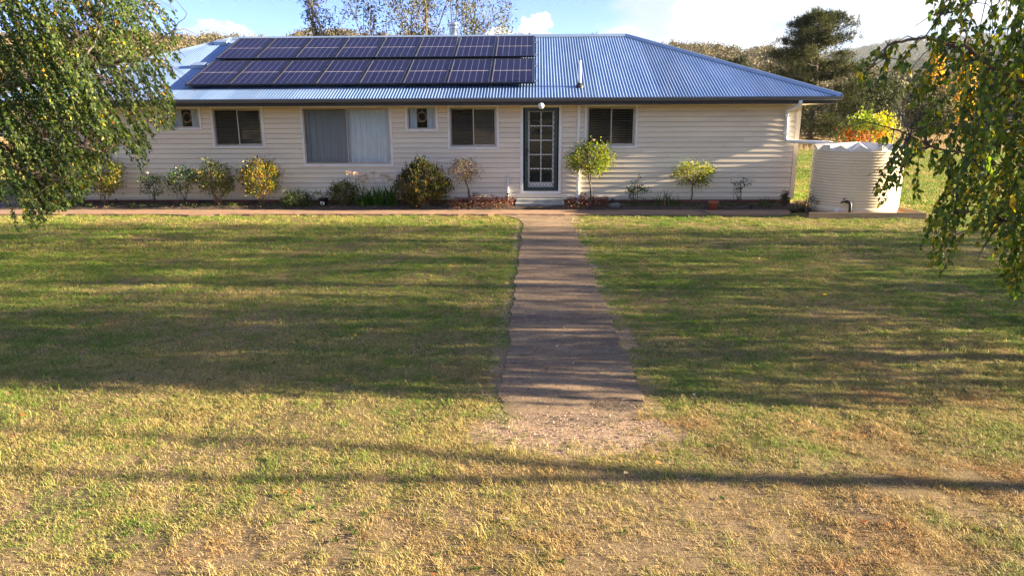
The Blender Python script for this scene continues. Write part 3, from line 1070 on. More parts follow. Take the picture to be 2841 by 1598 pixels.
def clip_seg(ax, az, dx, dz):
    ts = [0.0, 9.0]
    lo, hi = -9.0, 9.0
    for p, d, a, b in ((ax, dx, g0, g1), (az, dz, h0, h1)):
        ta, tb = (a - p) / d, (b - p) / d
        lo, hi = max(lo, min(ta, tb)), min(hi, max(ta, tb))
    return (lo, hi) if hi - lo > 0.01 else None


for sgn, yy in ((1, YW - 0.018), (-1, YW - 0.013)):
    k = -40
    while k < 40:
        ax, az = g0 + k * pit, h0
        dx, dz = sgn * 0.54, 0.84
        c = clip_seg(ax, az, dx, dz)
        if c:
            p, q = (ax + dx * c[0], az + dz * c[0]), (ax + dx * c[1], az + dz * c[1])
            ox, oz = dz * wd / 2, -dx * wd / 2
            mb.add([(p[0] - ox, yy, p[1] - oz), (p[0] + ox, yy, p[1] + oz), (q[0] + ox, yy, q[1] + oz), (q[0] - ox, yy, q[1] - oz),
                    (p[0] - ox, yy + .004, p[1] - oz), (p[0] + ox, yy + .004, p[1] + oz), (q[0] + ox, yy + .004, q[1] + oz), (q[0] - ox, yy + .004, q[1] - oz)],
                   [(0, 1, 2, 3), (7, 6, 5, 4), (0, 4, 5, 1), (1, 5, 6, 2), (2, 6, 7, 3), (3, 7, 4, 0)])
        k += 1
mb.build('diamond_grille', 'green_paint', door)
MB().box(s0 + 0.02, s0 + 0.065, YW - 0.05, YW - 0.029, 1.35, 1.52).tube([(s0 + 0.04, YW - 0.06, 1.46), (s0 + 0.15, YW - 0.06, 1.46)], 0.01, 6).build('door_handle', 'black', door)
ind = MB()
yA, yB = YW + 0.05, YW + 0.09
i0, i1, k0, k1 = s0 + 0.005, s1 - 0.005, t0 + 0.0, t1
c0, c1, cz0, cz1 = i0 + 0.125, i1 - 0.125, k0 + 0.21, k1 - 0.10
ind.box(i0, c0, yA, yB, k0, k1).box(c1, i1, yA, yB, k0, k1).box(c0, c1, yA, yB, k0, cz0).box(c0, c1, yA, yB, cz1, k1)
cw, ch = (c1 - c0 - 0.03) / 2, (cz1 - cz0 - 4 * 0.03) / 5
ind.box(c0 + cw, c0 + cw + 0.03, yA + 0.002, yB - 0.002, cz0, cz1)
for r_ in range(1, 5):
    zz = cz0 + r_ * (ch + 0.03) - 0.03
    ind.box(c0, c0 + cw, yA + 0.004, yB - 0.004, zz, zz + 0.03).box(c0 + cw + 0.03, c1, yA + 0.004, yB - 0.004, zz, zz + 0.03)
ind.build('inner_door', 'door_white', door)
for r_ in range(5):
    for q in range(2):
        xa = c0 + q * (cw + 0.03)
        za = cz0 + r_ * (ch + 0.03)
        MB().box(xa, xa + cw, yA + 0.017, yA + 0.021, za, za + ch).build('pane', 'glass', door)

# roof


def corrugated(o3, along, up, length, slope_len, lo, hi, name, parent, amp=0.0105, pitch=0.076, seg=8):
    """corrugated sheet; for each position s along the eave the sheet runs from lo(s) to hi(s) up the slope"""
    o3, along, up = np.array(o3), np.array(along, float), np.array(up, float)
    nrm = np.cross(along, up)
    n = int(length / pitch * seg)
    s = np.linspace(0, length, n + 1)
    h = amp * np.cos(2 * math.pi * s / pitch)
    a = np.array([lo(x) for x in s])
    b = np.array([hi(x) for x in s])
    rows = 3
    Vs = []
    for r_ in range(rows):
        t = a + (b - a) * r_ / (rows - 1)
        Vs.append(o3 + along * s[:, None] + up * t[:, None] + nrm * h[:, None])
    V = np.concatenate(Vs)
    i = np.arange(n)
    F = np.concatenate([np.stack([i + r_ * (n + 1), i + 1 + r_ * (n + 1), i + 1 + (r_ + 1) * (n + 1), i + (r_ + 1) * (n + 1)], -1) for r_ in range(rows - 1)])
    return link_mesh(name, np_mesh(name, V - np.array(world_off(parent)), F, smooth=True), 'roof', parent)


cp, sp_ = math.cos(PITCH), math.sin(PITCH)
SL = DR / cp
Lf = XER - XEL
YF = (YE + YEB) / 2
roof = corrugated((XEL, YE, ZE), (1, 0, 0), (0, cp, sp_), Lf, SL, lambda s: -0.03, lambda s: min(SL, s / cp, (Lf - s) / cp), 'roof', house)
corrugated((XER, YEB, ZE), (-1, 0, 0), (0, -cp, sp_), Lf, SL, lambda s: -0.03, lambda s: min(SL, s / cp, (Lf - s) / cp), 'back_slope', roof, seg=4)
Ls = YEB - YE
corrugated((XER, YE, ZE), (0, 1, 0), (-cp, 0, sp_), Ls, SL, lambda s: -0.03, lambda s: min(s / cp, (Ls - s) / cp), 'right_hip_slope', roof, seg=4)
corrugated((XEL, YEB, ZE), (0, -1, 0), (cp, 0, sp_), Ls, SL, lambda s: -0.03, lambda s: min(s / cp, (Ls - s) / cp), 'left_hip_slope', roof, seg=4)


def capping(p, q, w0, nA, nB, name):
    """rolled ridge capping from p to q; nA/nB: downward slope directions to each side"""
    p, q, nA, nB = map(Vector, (p, q, nA, nB))
    lift = Vector((0, 0, 0.016))
    ring = []
    for e in (p, q):
        ring.append([e + nA * w0 + lift, e + nA * (w0 - 0.012) + lift * 1.6, e + nA * 0.03 + lift * 2.0, e + nA * 0.018 + lift * 3.0, e + lift * 3.5,
                     e + nB * 0.018 + lift * 3.0, e + nB * 0.03 + lift * 2.0, e + nB * (w0 - 0.012) + lift * 1.6, e + nB * w0 + lift])
    n = 9
    MB().add(ring[0] + ring[1], [(i, i + 1, i + 1 + n, i + n) for i in range(n - 1)]).build(name, 'capping', roof, smooth=True)


rl, rr_ = (XEL + DR, YF, ZR), (XER - DR, YF, ZR)
capping(rl, rr_, 0.15, (0, -cp, -sp_), (0, cp, -sp_), 'ridge_capping')
hs = math.sqrt(0.5)


def hipdir(dx, dy):
    v = Vector((dx, dy, 0)).normalized()
    return v


def hip(corner, top, sx):
    # slope directions measured square to the hip in each roof plane
    h = (Vector(top) - Vector(corner)).normalized()
    nf = Vector((0, -sp_, cp))
    ns = Vector((sx * sp_, 0, cp))
    a = h.cross(nf).normalized()
    if a.z > 0: a = -a
    b = h.cross(ns).normalized()
    if b.z > 0: b = -b
    capping(corner, top, 0.15, a, b, 'hip_capping')


hip((XER, YE, ZE), rr_, 1)
hip((XEL, YE, ZE), rl, -1)

# fascia, gutter, soffit
MB().box(XEL + 0.10, XER - 0.10, YE + 0.10, YE + 0.12, 2.585, 2.745).box(XER - 0.12, XER - 0.10, YE + 0.121, YEB, 2.585, 2.745).box(XEL + 0.10, XEL + 0.12, YE + 0.121, YEB, 2.585, 2.745).build('fascia', 'fascia', roof)
gp = [(YE + 0.098, 2.665), (YE + 0.02, 2.665), (YE - 0.012, 2.69), (YE - 0.018, 2.725), (YE - 0.030, 2.735), (YE - 0.030, 2.752), (YE - 0.018, 2.752), (YE - 0.012, 2.738), (YE - 0.004, 2.70), (YE + 0.02, 2.675), (YE + 0.098, 2.675)]
MB().prism_x(gp, XEL - 0.03, XER + 0.03).build('gutter', 'gutter', roof)
mb = MB()
vs = [(XER + (YE - y), y_, z_) for y_ in (YE + 0.1, YEB) for y, z_ in gp]
n = len(gp)
mb.add(vs, [tuple(range(n)), tuple(range(n, 2 * n))[::-1]] + [(i + n, (i + 1) % n + n, (i + 1) % n, i) for i in range(n)])
mb.build('gutter', 'gutter', roof)
MB().box(XEL + 0.121, XER - 0.121, YE + 0.121, YW + 0.10, ZS + 0.003, ZS + 0.012).box(XR, XER - 0.121, YW + 0.101, YEB, ZS + 0.003, ZS + 0.012).box(XEL + 0.121, XL, YW + 0.101, YEB, ZS + 0.003, ZS + 0.012).build('soffit', 'soffit', roof)

# roof fittings


def on_roof(x, s, off=0.0):
    return Vector((x, YE + s * cp - off * sp_, ZE + s * sp_ + off * cp))


p = on_roof(1.10, 0.70)
MB().tube([(p.x, p.y, p.z - 0.02), (p.x, p.y, p.z + 0.62)], 0.04, 12).build('vent_pipe', 'pvc', roof, smooth=True)
MB().lathe([(0.11, -0.03), (0.10, 0.03), (0.06, 0.07), (0.045, 0.10)], p, 14, False).build('pipe_flashing', 'black', roof, smooth=True)
fx, fy = -2.55, 22.3
MB().lathe([(0.135, 4.45), (0.135, 4.97), (0.15, 4.985), (0.15, 5.02), (0.135, 5.03), (0.135, 5.045)], (fx, fy, 0), 20, False).build('flue', 'steel', roof, smooth=True)
MB().lathe([(0.10, 5.03), (0.10, 5.06)], (fx, fy, 0), 20).build('flue', 'black', roof)
MB().lathe([(0.15, 5.06), (0.152, 5.155), (0.13, 5.17)], (fx, fy, 0), 20).build('flue_cowl', 'steel', roof, smooth=True)
for x, s in ((-9.35, 2.40), (-9.49, 4.50)):
    mb = MB()
    ax, up, nr = Vector((1, 0, 0)), Vector((0, cp, sp_)), Vector((0, -sp_, cp))
    c = on_roof(x, s)
    vs = []
    for h, g in ((0.0, 0.0), (0.10, 0.012)):
        for sx, su in ((-1, -1), (1, -1), (1, 1), (-1, 1)):
            vs.append(c + ax * sx * (0.20 - g) + up * su * (0.13 - g) + nr * h)
    mb.add(vs, [(4, 5, 6, 7), (0, 1, 5, 4), (1, 2, 6, 5), (2, 3, 7, 6), (3, 0, 4, 7)])
    mb.build('roof_vent', 'capping', roof)

# downpipes and wall fittings
MB().box(1.055, 1.135, YW - 0.075, YW - 0.02, 0.10, ZS - 0.001).build('downpipe', 'pvc', house, bevel=0.012)
dp = MB()
dp.tube([(6.42, YE + 0.04, 2.668), (6.42, YE + 0.04, 2.60), (6.40, YE + 0.09, 2.555), (6.36, YE + 0.30, 2.50), (6.32, YW - 0.12, 2.475), (6.31, YW - 0.075, 2.43), (6.31, YW - 0.07, 2.36), (6.33, YW - 0.07, 1.85), (6.335, YW - 0.07, 1.745),
         (6.36, YW - 0.08, 1.695), (6.42, YW - 0.10, 1.68), (6.9, YW - 0.42, 1.665), (7.20, YW - 0.60, 1.655), (7.27, YW - 0.64, 1.635), (7.30, YW - 0.655, 1.60), (7.30, YW - 0.66, 1.45)], 0.046, 12)
dp.build('downpipe', 'pvc', house, smooth=True)
for zz in (2.30, 1.86):
    MB().box(6.255, 6.385, YW - 0.12, YW - 0.018, zz, zz + 0.03).build('pipe_bracket', 'trim', house)
MB().tube([(-0.725, YW - 0.07, 0.10), (-0.725, YW - 0.07, 0.80)], 0.028, 10).tube([(-0.725, YW - 0.07, 0.80), (-0.725, YW - 0.05, 0.83), (-0.725, YW - 0.02, 0.835)], 0.028, 10).build('waste_pipe', 'pvc', house, smooth=True)
MB().lathe([(0.02, 0.0), (0.034, 0.01), (0.034, 0.04), (0.02, 0.05)], (-0.715, YW - 0.09, 0.33), 10).build('pipe_valve', 'black', house)
lamp = empty('eave_light', (0.13, YE + 0.09, 2.58), 'round globe light under the eave above the front door', 'light')
MB().lathe([(0.006, -0.085), (0.045, -0.075), (0.075, -0.045), (0.085, 0.0), (0.072, 0.04), (0.045, 0.07)], (0.13, YE + 0.03, 2.57), 20).build('globe', 'lamp_glass', lamp, smooth=True)
MB().tube([(0.13, YE + 0.03, 2.63), (0.13, YE + 0.085, 2.65), (0.13, YE + 0.105, 2.65)], 0.03, 10).build('bracket', 'black', lamp)
step = empty('door_step', (0.12, 17.75, 0), 'grey concrete step below the front door', 'step')
MB().box(-0.53, 0.75, 17.50, 17.97, 0.0, 0.155).build('lower_tread', 'concrete_step', step, bevel=0.012)
MB().box(-0.50, 0.72, 17.80, 17.978, 0.156, 0.235).build('upper_tread', 'concrete_step', step, bevel=0.01)
gr = empty('boot_scraper', (0.08, 17.30, 0.035), 'black barred boot scraper mat on the path before the step', 'scraper')
MB().box(-0.24, 0.40, 17.20, 17.215, 0.035, 0.085).box(-0.24, 0.40, 17.385, 17.40, 0.035, 0.085).build('frame', 'black', gr)
for k in range(18):
    MB().box(-0.235 + k * 0.037, -0.223 + k * 0.037, 17.215, 17.385, 0.04, 0.083).build('bar', 'black', gr)

# ------------------------------------------------------------------ solar panels
PW, PH_, GAP = 1.12, 1.87, 0.02
proto_panel = None
ORD = ['first', 'second', 'third', 'fourth', 'fifth', 'sixth', 'seventh', 'eighth']


def make_panel():
    e = empty('solar_panel', (0, 0, 0), 'panel', 'solar panel')
    w = PW - GAP
    fr = MB()
    for (a, b, c, d) in ((0, 0.03, 0, PH_), (w - 0.03, w, 0, PH_), (0.03, w - 0.03, 0, 0.03), (0.03, w - 0.03, PH_ - 0.03, PH_)):
        fr.box(a, b, c, d, -0.02, 0.02)
    fr.build('frame', 'panel_frame', e, local=True)
    MB().box(0.03, w - 0.03, 0.03, PH_ - 0.03, -0.006, 0.006).build('backsheet', 'backsheet', e, local=True)
    gapx, mid = 0.015, 0.030
    cw = (w - 0.06 - 2 * 0.018 - 5 * gapx) / 6
    hh = (PH_ - 0.06 - 2 * 0.018 - mid) / 2
    me = MB().box(0, cw, 0, hh, 0.006, 0.0095).build('cell_strip', 'solar_cell', e, local=True)
    for k in range(6):
        for q in range(2):
            o = me if (k, q) == (0, 0) else me.copy()
            if o is not me:
                COL.objects.link(o)
            o.location = (0.03 + 0.018 + k * (cw + gapx), 0.03 + 0.018 + q * (hh + mid), 0)
    return e


def dup(root, name=None):
    r_ = root.copy()
    COL.objects.link(r_)
    for ch in root.children:
        c = ch.copy()
        COL.objects.link(c)
        c.parent = r_
        for g in ch.children:
            d = g.copy()
            COL.objects.link(d)
            d.parent = c
    return r_


pp = make_panel()
first = True
for row, s in (('upper', 2.74), ('lower', 0.665)):
    for k in range(8):
        o = pp if first else dup(pp)
        first = False
        o.location = on_roof(-8.985 + k * PW, s, 0.115)
        o.rotation_euler = (PITCH, 0, 0)
        o['label'] = 'solar panel, %s from the left in the %s row on the roof' % (ORD[k], row)
        o['group'] = 'solar panels on the roof'
for s in (2.74 + 0.35, 2.74 + 1.5, 0.665 + 0.35, 0.665 + 1.5):
    a, b = on_roof(-9.03, s, 0.05), on_roof(0.035, s, 0.05)
    e = MB().tube([a, b], 0.022, 4).build('mounting_rail', 'rail', roof)

# ------------------------------------------------------------------ rain water tank
TX, TY, TRAD, TZ = 7.76, 17.06, 0.985, 0.05
tank = empty('water_tank', (TX, TY, 0), 'cream ribbed plastic rainwater tank beside the house corner', 'water tank')
prof = [(TRAD - 0.01, TZ), (TRAD + 0.012, TZ + 0.01), (TRAD + 0.012, TZ + 0.16)]
nr_ = 19
z0_, z1_ = TZ + 0.17, 1.47
for k in range(nr_ * 6 + 1):
    t = k / (nr_ * 6)
    prof.append((TRAD - 0.008 + 0.016 * abs(math.sin(math.pi * t * nr_)) ** 0.7, z0_ + (z1_ - z0_) * t))
prof += [(TRAD + 0.008, 1.475), (TRAD + 0.008, 1.50)]
MB().lathe(prof, (TX, TY, 0), 72).build('body', 'tank', tank, smooth=True)
nl = 14
mb = MB()
zb, zp = 1.505, 1.635
vs = [(TX, TY, 1.69)]
for k in range(nl * 2):
    a = 2 * math.pi * k / (nl * 2) + 0.1
    r_ = TRAD + (0.004 if k % 2 else -0.002)
    vs.append((TX + r_ * math.cos(a), TY + r_ * math.sin(a), zp if k % 2 else zb))
for k in range(nl * 2):
    a = 2 * math.pi * k / (nl * 2) + 0.1
    vs.append((TX + (TRAD + 0.002) * math.cos(a), TY + (TRAD + 0.002) * math.sin(a), zb - 0.01))
for k in range(nl * 2):
    a = 2 * math.pi * k / (nl * 2) + 0.1
    vs.append((TX + 0.28 * math.cos(a), TY + 0.28 * math.sin(a), 1.675 if k % 2 else 1.645))
n2 = nl * 2
fs = []
for k in range(n2):
    m = (k + 1) % n2
    fs.append((1 + k, 1 + m, 1 + 2 * n2 + m))
    fs.append((1 + k, 1 + 2 * n2 + m, 1 + 2 * n2 + k))
    fs.append((1 + 2 * n2 + k, 1 + 2 * n2 + m, 0))
    fs.append((1 + m, 1 + k, 1 + n2 + k, 1 + n2 + m))
mb.add(vs, fs)
mb.build('lid', 'tank_lid', tank)
for ang in (-2.72, -1.05, -0.38):
    c, s_ = math.cos(ang), math.sin(ang)
    x, y = TX + (TRAD - 0.03) * c, TY + (TRAD - 0.03) * s_
    mb = MB().box(-0.035, 0.035, -0.10, 0.10, 1.48, 1.63)
    mb.v = [(x + a * c - b * s_, y + a * s_ + b * c, zz) for a, b, zz in mb.v]
    mb.build('lid_lug', 'tank_lid', tank, bevel=0.008)
MB().lathe([(0.17, 1.60), (0.17, 1.665), (0.13, 1.675)], (7.36, 17.32, 0), 18).build('inlet_strainer', 'black', tank)
ta = -2.03
c, s_ = math.cos(ta), math.sin(ta)


def tp(r_, side, z_):
    return (TX + r_ * c - side * s_, TY + r_ * s_ + side * c, z_)


MB().tube([tp(0.96, 0.02, 0.11), tp(1.07, 0.02, 0.11), tp(1.09, 0.02, 0.15), tp(1.09, 0.015, 0.30), tp(1.085, -0.005, 0.34), tp(1.08, -0.06, 0.36), tp(1.08, -0.10, 0.355)], 0.034, 10).build('outlet_pipe', 'black', tank, smooth=True)
MB().tube([tp(1.08, -0.09, 0.355), tp(1.08, -0.16, 0.35), tp(1.08, -0.19, 0.32)], [0.02, 0.018, 0.02], 8).tube([tp(1.08, -0.13, 0.36), tp(1.08, -0.13, 0.42)], 0.008, 6).tube([tp(1.08, -0.16, 0.425), tp(1.08, -0.10, 0.425)], 0.01, 6).build('tap', 'black', tank)
sa_ = -2.30
mb = MB().box(-0.045, 0.045, 0, 0.004, 0.10, 0.18)
mb.v = [(TX + (TRAD + 0.014 + b) * math.cos(sa_) - a * math.sin(sa_), TY + (TRAD + 0.014 + b) * math.sin(sa_) + a * math.cos(sa_), zz) for a, b, zz in mb.v]
mb.build('sticker', 'sticker', tank)
MB().tube([(TX + 0.96, TY - 0.15, 1.45), (TX + 1.03, TY - 0.16, 1.35), (TX + 1.035, TY - 0.16, 0.35), (TX + 1.03, TY - 0.16, 0.10)], 0.03, 8).build('overflow_pipe', 'pvc', tank, smooth=True)
fr = empty('tank_surround', (7.75, 17.0, 0), 'low timber frame filled with orange sand round the tank base', 'edging')
MB().box(6.30, 8.95, 15.90, 15.945, -0.02, 0.13).build('timber_board', 'timber', fr)
MB().box(8.905, 8.95, 15.946, 18.3, -0.02, 0.13).build('timber_board', 'timber', fr)
MB().box(6.78, 8.904, 18.255, 18.3, -0.02, 0.13).build('timber_board', 'timber', fr)
mb = MB().add([(6.62, 15.946, -0.02), (6.66, 15.946, -0.02), (6.78, 18.25, -0.02), (6.74, 18.25, -0.02), (6.62, 15.946, 0.10), (6.66, 15.946, 0.10), (6.78, 18.25, 0.10), (6.74, 18.25, 0.10)],
              [(0, 3, 2, 1), (4, 5, 6, 7), (0, 1, 5, 4), (1, 2, 6, 5), (2, 3, 7, 6), (3, 0, 4, 7)])
mb.build('timber_board', 'timber', fr)
mb = MB()
vs, fs = [], []
for a in range(15):
    for b in range(15):
        vs.append((6.68 + 2.22 * a / 14, 15.947 + 2.3 * b / 14, 0.045 + random.uniform(-.012, .012)))
for a in range(14):
    for b in range(14):
        q = a * 15 + b
        fs.append((q, q + 15, q + 16, q + 1))
mb.add(vs, fs).build('sand_fill', 'sand', fr, smooth=True)

# ------------------------------------------------------------------ garden plants
SOIL = 0.085
GREEN = [((0.055, 0.10, 0.02), 4), ((0.085, 0.14, 0.03), 3), ((0.035, 0.07, 0.018), 3)]


def blossom(mb_name, mat, parent, p, r, petals=9):
    mb = MB()
    p = Vector(p)
    for ring, (n, rr, tilt) in enumerate(((petals, 1.0, 0.35), (petals - 3, 0.62, 0.9))):
        for k in range(n):
            a = 6.283 * k / n + ring * 0.4
            d = Vector((math.cos(a), math.sin(a), 0))
            t = Vector((-math.sin(a), math.cos(a), 0))
            q = [p, p + d * rr * r * 0.6 + t * r * 0.35 + Vector((0, 0, r * tilt * 0.6)), p + d * rr * r + Vector((0, 0, r * tilt)), p + d * rr * r * 0.6 - t * r * 0.35 + Vector((0, 0, r * tilt * 0.6))]
            mb.add(q, [(0, 1, 2, 3)])
    return mb.build(mb_name, mat, parent)


def shrub(name, label, cat, x, y, h, w, nstem, nclus, per, leaf, cols, z0=SOIL, lowest=0.3, spread=0.07, stem_r=0.008, group=None,
          flowers=(), upright=0.4, shape='ovate', mat='leaf', stem_mat='cane', prof=None, depth=None, wl=0.62):
    """bush of fanning canes: every leaf cluster sits on a twig that leaves a cane"""
    e = empty(name, (x, y, z0), label, cat, group)
    wd = Wood()
    dep = depth or min(w * 0.8, 0.62)
    canes = []
    for k in range(nstem):
        a = rng.uniform(0, 6.283)
        rr = math.sqrt(rng.uniform(0.05, 1))
        tip = np.array([x + rr * w * 0.42 * math.cos(a), y + rr * dep * 0.42 * math.sin(a), z0 + h * rng.uniform(0.72, 0.97)])
        P = bent((x + rng.normal() * 0.03, y + rng.normal() * 0.03, z0 - 0.03), tip, -0.05 * h * rr, 6, 0.03)
        canes.append(P)
        wd.mb.tube(P, list(np.linspace(stem_r, stem_r * 0.4, 6)), 5)
    nodes = np.concatenate(canes)
    u = rng.normal(size=(nclus, 3))
    u = unit(u) * rng.uniform(0.35, 1, (nclus, 1)) ** 0.5
    C = np.stack([x + u[:, 0] * w / 2, y + u[:, 1] * dep / 2, z0 + h * (lowest + (1 - lowest) * (u[:, 2] + 1) / 2)], -1)
    if prof is not None:
        t = (C[:, 2] - z0) / h
        k = np.interp(t, [q[0] for q in prof], [q[1] for q in prof])
        C[:, 0] = x + (C[:, 0] - x) * k
        C[:, 1] = y + (C[:, 1] - y) * k
    C += rng.normal(size=C.shape) * 0.03
    C[:, 1] = np.minimum(C[:, 1], 17.94)
    nz = nodes[None, :, :] - C[:, None, :]
    near = nodes[np.argmin((nz ** 2).sum(-1) + 0.4 * np.maximum(0, nz[..., 2]) ** 2, axis=1)]
    wd.seg(near, C, 0.0035, 0.0018)
    wd.mb.build('canes', stem_mat, e)
    wd.build_twigs('twigs', stem_mat, e)
    P = np.repeat(C, per, 0) + rng.normal(size=(nclus * per, 3)) * spread
    P[:, 1] = np.minimum(P[:, 1], 17.96)
    d = unit(P - np.array([x, y, z0 + 0.3 * h])) + rng.normal(size=P.shape) * 0.5 + np.array([0, 0, upright])
    n = len(P)
    L = leaf * 1.18 * rng.uniform(0.65, 1.25, n)
    leaves_obj('foliage', P, d, L, L * wl, pick_cols(n, cols), e, mat, shape)
    for fx_, fz_, fr_, fm in flowers:
        blossom('flower', fm, e, (x + fx_, y - dep * 0.33 * (1 - abs(fx_) / w) - 0.02, z0 + fz_), fr_)
    return e


ROSE = [((0.06, 0.14, 0.022), 4), ((0.11, 0.19, 0.03), 3), ((0.035, 0.08, 0.02), 3), ((0.28, 0.20, 0.03), 0.6)]
shrub('flowering_bush', 'bush with yellow-green leaves and red flowers behind the hanging birch', 'bush', -11.30, 17.55, 1.22, 1.35, 9, 170, 14, 0.055,
      [((0.12, 0.16, 0.02), 3), ((0.20, 0.20, 0.025), 3), ((0.06, 0.09, 0.02), 3), ((0.30, 0.22, 0.04), 1)], lowest=0.25, spread=0.06,
      flowers=((-0.20, 1.02, 0.06, 'petal_red'), (-0.36, 0.78, 0.05, 'petal_red'), (-0.06, 0.66, 0.05, 'petal_red')))
shrub('yellowing_bush', 'low yellowing bush half hidden by the left birch', 'bush', -12.75, 17.5, 0.85, 1.0, 8, 90, 13, 0.05,
      [((0.28, 0.22, 0.02), 3), ((0.14, 0.16, 0.02), 3), ((0.06, 0.08, 0.02), 2)], lowest=0.1, spread=0.06)
shrub('rose_bush', 'thin small rose bush with one white bloom on top', 'rose bush', -10.0, 17.55, 0.84, 0.58, 6, 55, 11, 0.045, ROSE, lowest=0.25, spread=0.05, stem_mat='twig',
      flowers=((0.05, 0.84, 0.055, 'petal_white'),), group='rose bushes along the wall')
shrub('rose_bush', 'rose bush covered with creamy yellow blooms', 'rose bush', -9.16, 17.55, 0.98, 0.78, 7, 85, 11, 0.048, ROSE, lowest=0.35, spread=0.05, stem_mat='twig', group='rose bushes along the wall',
      flowers=tuple((a, b, 0.04, m) for a, b, m in ((0.0, 0.98, 'petal_white'), (-0.31, 0.72, 'petal_white'), (-0.22, 0.66, 'petal_yellow'), (-0.1, 0.64, 'petal_yellow'), (0.03, 0.74, 'petal_yellow'), (0.10, 0.80, 'petal_white'),
                                                   (0.16, 0.66, 'petal_yellow'), (0.30, 0.68, 'petal_yellow'), (0.22, 0.60, 'petal_yellow'), (0.10, 0.56, 'petal_yellow'), (-0.02, 0.50, 'petal_yellow'),
                                                   (0.24, 0.45, 'petal_yellow'), (-0.18, 0.58, 'petal_yellow'), (0.02, 0.04, 'petal_yellow'))))
shrub('rose_bush', 'brownish rose bush of bare tangled canes below the left two-pane window', 'rose bush', -8.28, 17.55, 1.14, 1.02, 18, 165, 11, 0.05,
      [((0.085, 0.14, 0.02), 4), ((0.25, 0.18, 0.025), 2.6), ((0.04, 0.075, 0.022), 3)], lowest=0.22, spread=0.055, group='rose bushes along the wall')
shrub('rose_bush', 'largest rose bush with golden leaves, left of the big window', 'rose bush', -7.12, 17.55, 1.20, 1.14, 13, 200, 12, 0.052,
      [((0.36, 0.27, 0.02), 3), ((0.16, 0.19, 0.02), 3), ((0.04, 0.075, 0.02), 3), ((0.42, 0.22, 0.03), 1.2)], lowest=0.2, spread=0.055, group='rose bushes along the wall',
      flowers=((-0.32, 1.13, 0.045, 'petal_white'), (-0.52, 0.98, 0.035, 'petal_yellow')))
shrub('low_shrub', 'low green flowering clump left of the black pot', 'shrub', -6.17, 17.50, 0.36, 0.82, 10, 120, 14, 0.04, [((0.05, 0.085, 0.03), 3), ((0.08, 0.12, 0.04), 3)], lowest=0.05, spread=0.05,
      flowers=tuple((a, b, 0.022, 'petal_white') for a, b in ((-0.38, 0.14), (-0.15, 0.24), (0.10, 0.28), (0.25, 0.26), (-0.12, 0.16), (0.3, 0.10))))
pot = empty('plant_pot', (-5.47, 17.5, SOIL), 'small black plastic pot with a white tag', 'pot')
MB().lathe([(0.085, SOIL - 0.02), (0.12, SOIL + 0.19), (0.13, SOIL + 0.19), (0.13, SOIL + 0.215), (0.115, SOIL + 0.215), (0.11, SOIL + 0.17)], (-5.47, 17.5, 0), 18).build('shell', 'black', pot, smooth=True)
MB().box(-5.52, -5.42, 17.365, 17.37, SOIL + 0.06, SOIL + 0.13).build('tag', 'sticker', pot)
MB().box(-5.50, -5.44, 17.361, 17.364, SOIL + 0.075, SOIL + 0.112).build('tag_print', 'black', pot)
shrub('potted_seedling', 'sparse seedling growing in the black pot', 'plant', -5.47, 17.5, 0.17, 0.36, 5, 14, 5, 0.045, ROSE, z0=SOIL + 0.18, lowest=0.2, spread=0.03, stem_mat='twig')
shrub('round_shrub', 'rounded green shrub between black pot and strappy lilies', 'shrub', -4.93, 17.52, 0.62, 0.72, 8, 150, 13, 0.046,
      [((0.07, 0.095, 0.02), 4), ((0.13, 0.14, 0.025), 2), ((0.04, 0.06, 0.02), 3)], lowest=0.12, spread=0.05)


def strap_clump(name, label, cat, clumps, h, nl, wid, cols, group=None, mat='leaf_thick', bend=0.8):
    """arching strap leaves, each a curved ribbon with a keel"""
    cx, cy = np.mean([c[0] for c in clumps]), np.mean([c[1] for c in clumps])
    e = empty(name, (cx, cy, SOIL), label, cat, group)
    V, F, CC = [], [], []
    for (bx, by, sc) in clumps:
        for k in range(nl):
            a = rng.uniform(0, 6.283)
            ln = h * sc * rng.uniform(0.7, 1.25)
            d = np.array([math.cos(a), 0.75 * math.sin(a), 0])
            s = np.array([-math.sin(a), math.cos(a), 0])
            out = rng.uniform(0.25, bend)
            p0 = np.array([bx, by, SOIL - 0.01]) + rng.normal(size=3) * np.array([0.06, 0.05, 0])
            o = len(V)
            m = 7
            for q in range(m):
                t = q / (m - 1)
                th = out * t * 1.7
                pt = p0 + d * ln * (1 - math.cos(th)) / max(out * 1.7, .1) + np.array([0, 0, ln * math.sin(th) / max(out * 1.7, .1)])
                pt[1] = min(pt[1], 17.95)
                wq = wid * (1 - 0.9 * t ** 3) * 0.5
                V += [pt - s * wq, pt - d * 0.3 * wq + np.array([0, 0, -0.4 * wq]), pt + s * wq]
            for q in range(m - 1):
                b = o + q * 3
                F += [(b, b + 1, b + 4, b + 3), (b + 1, b + 2, b + 5, b + 4)]
            CC.append(np.repeat(pick_cols(1, cols), m * 3, 0))
    me = np_mesh('strap_leaves', np.array(V) - np.array(world_off(e)), F, np.concatenate(CC))
    o = link_mesh('strap_leaves', me, mat, e)
    o['kind'] = 'stuff'
    return e


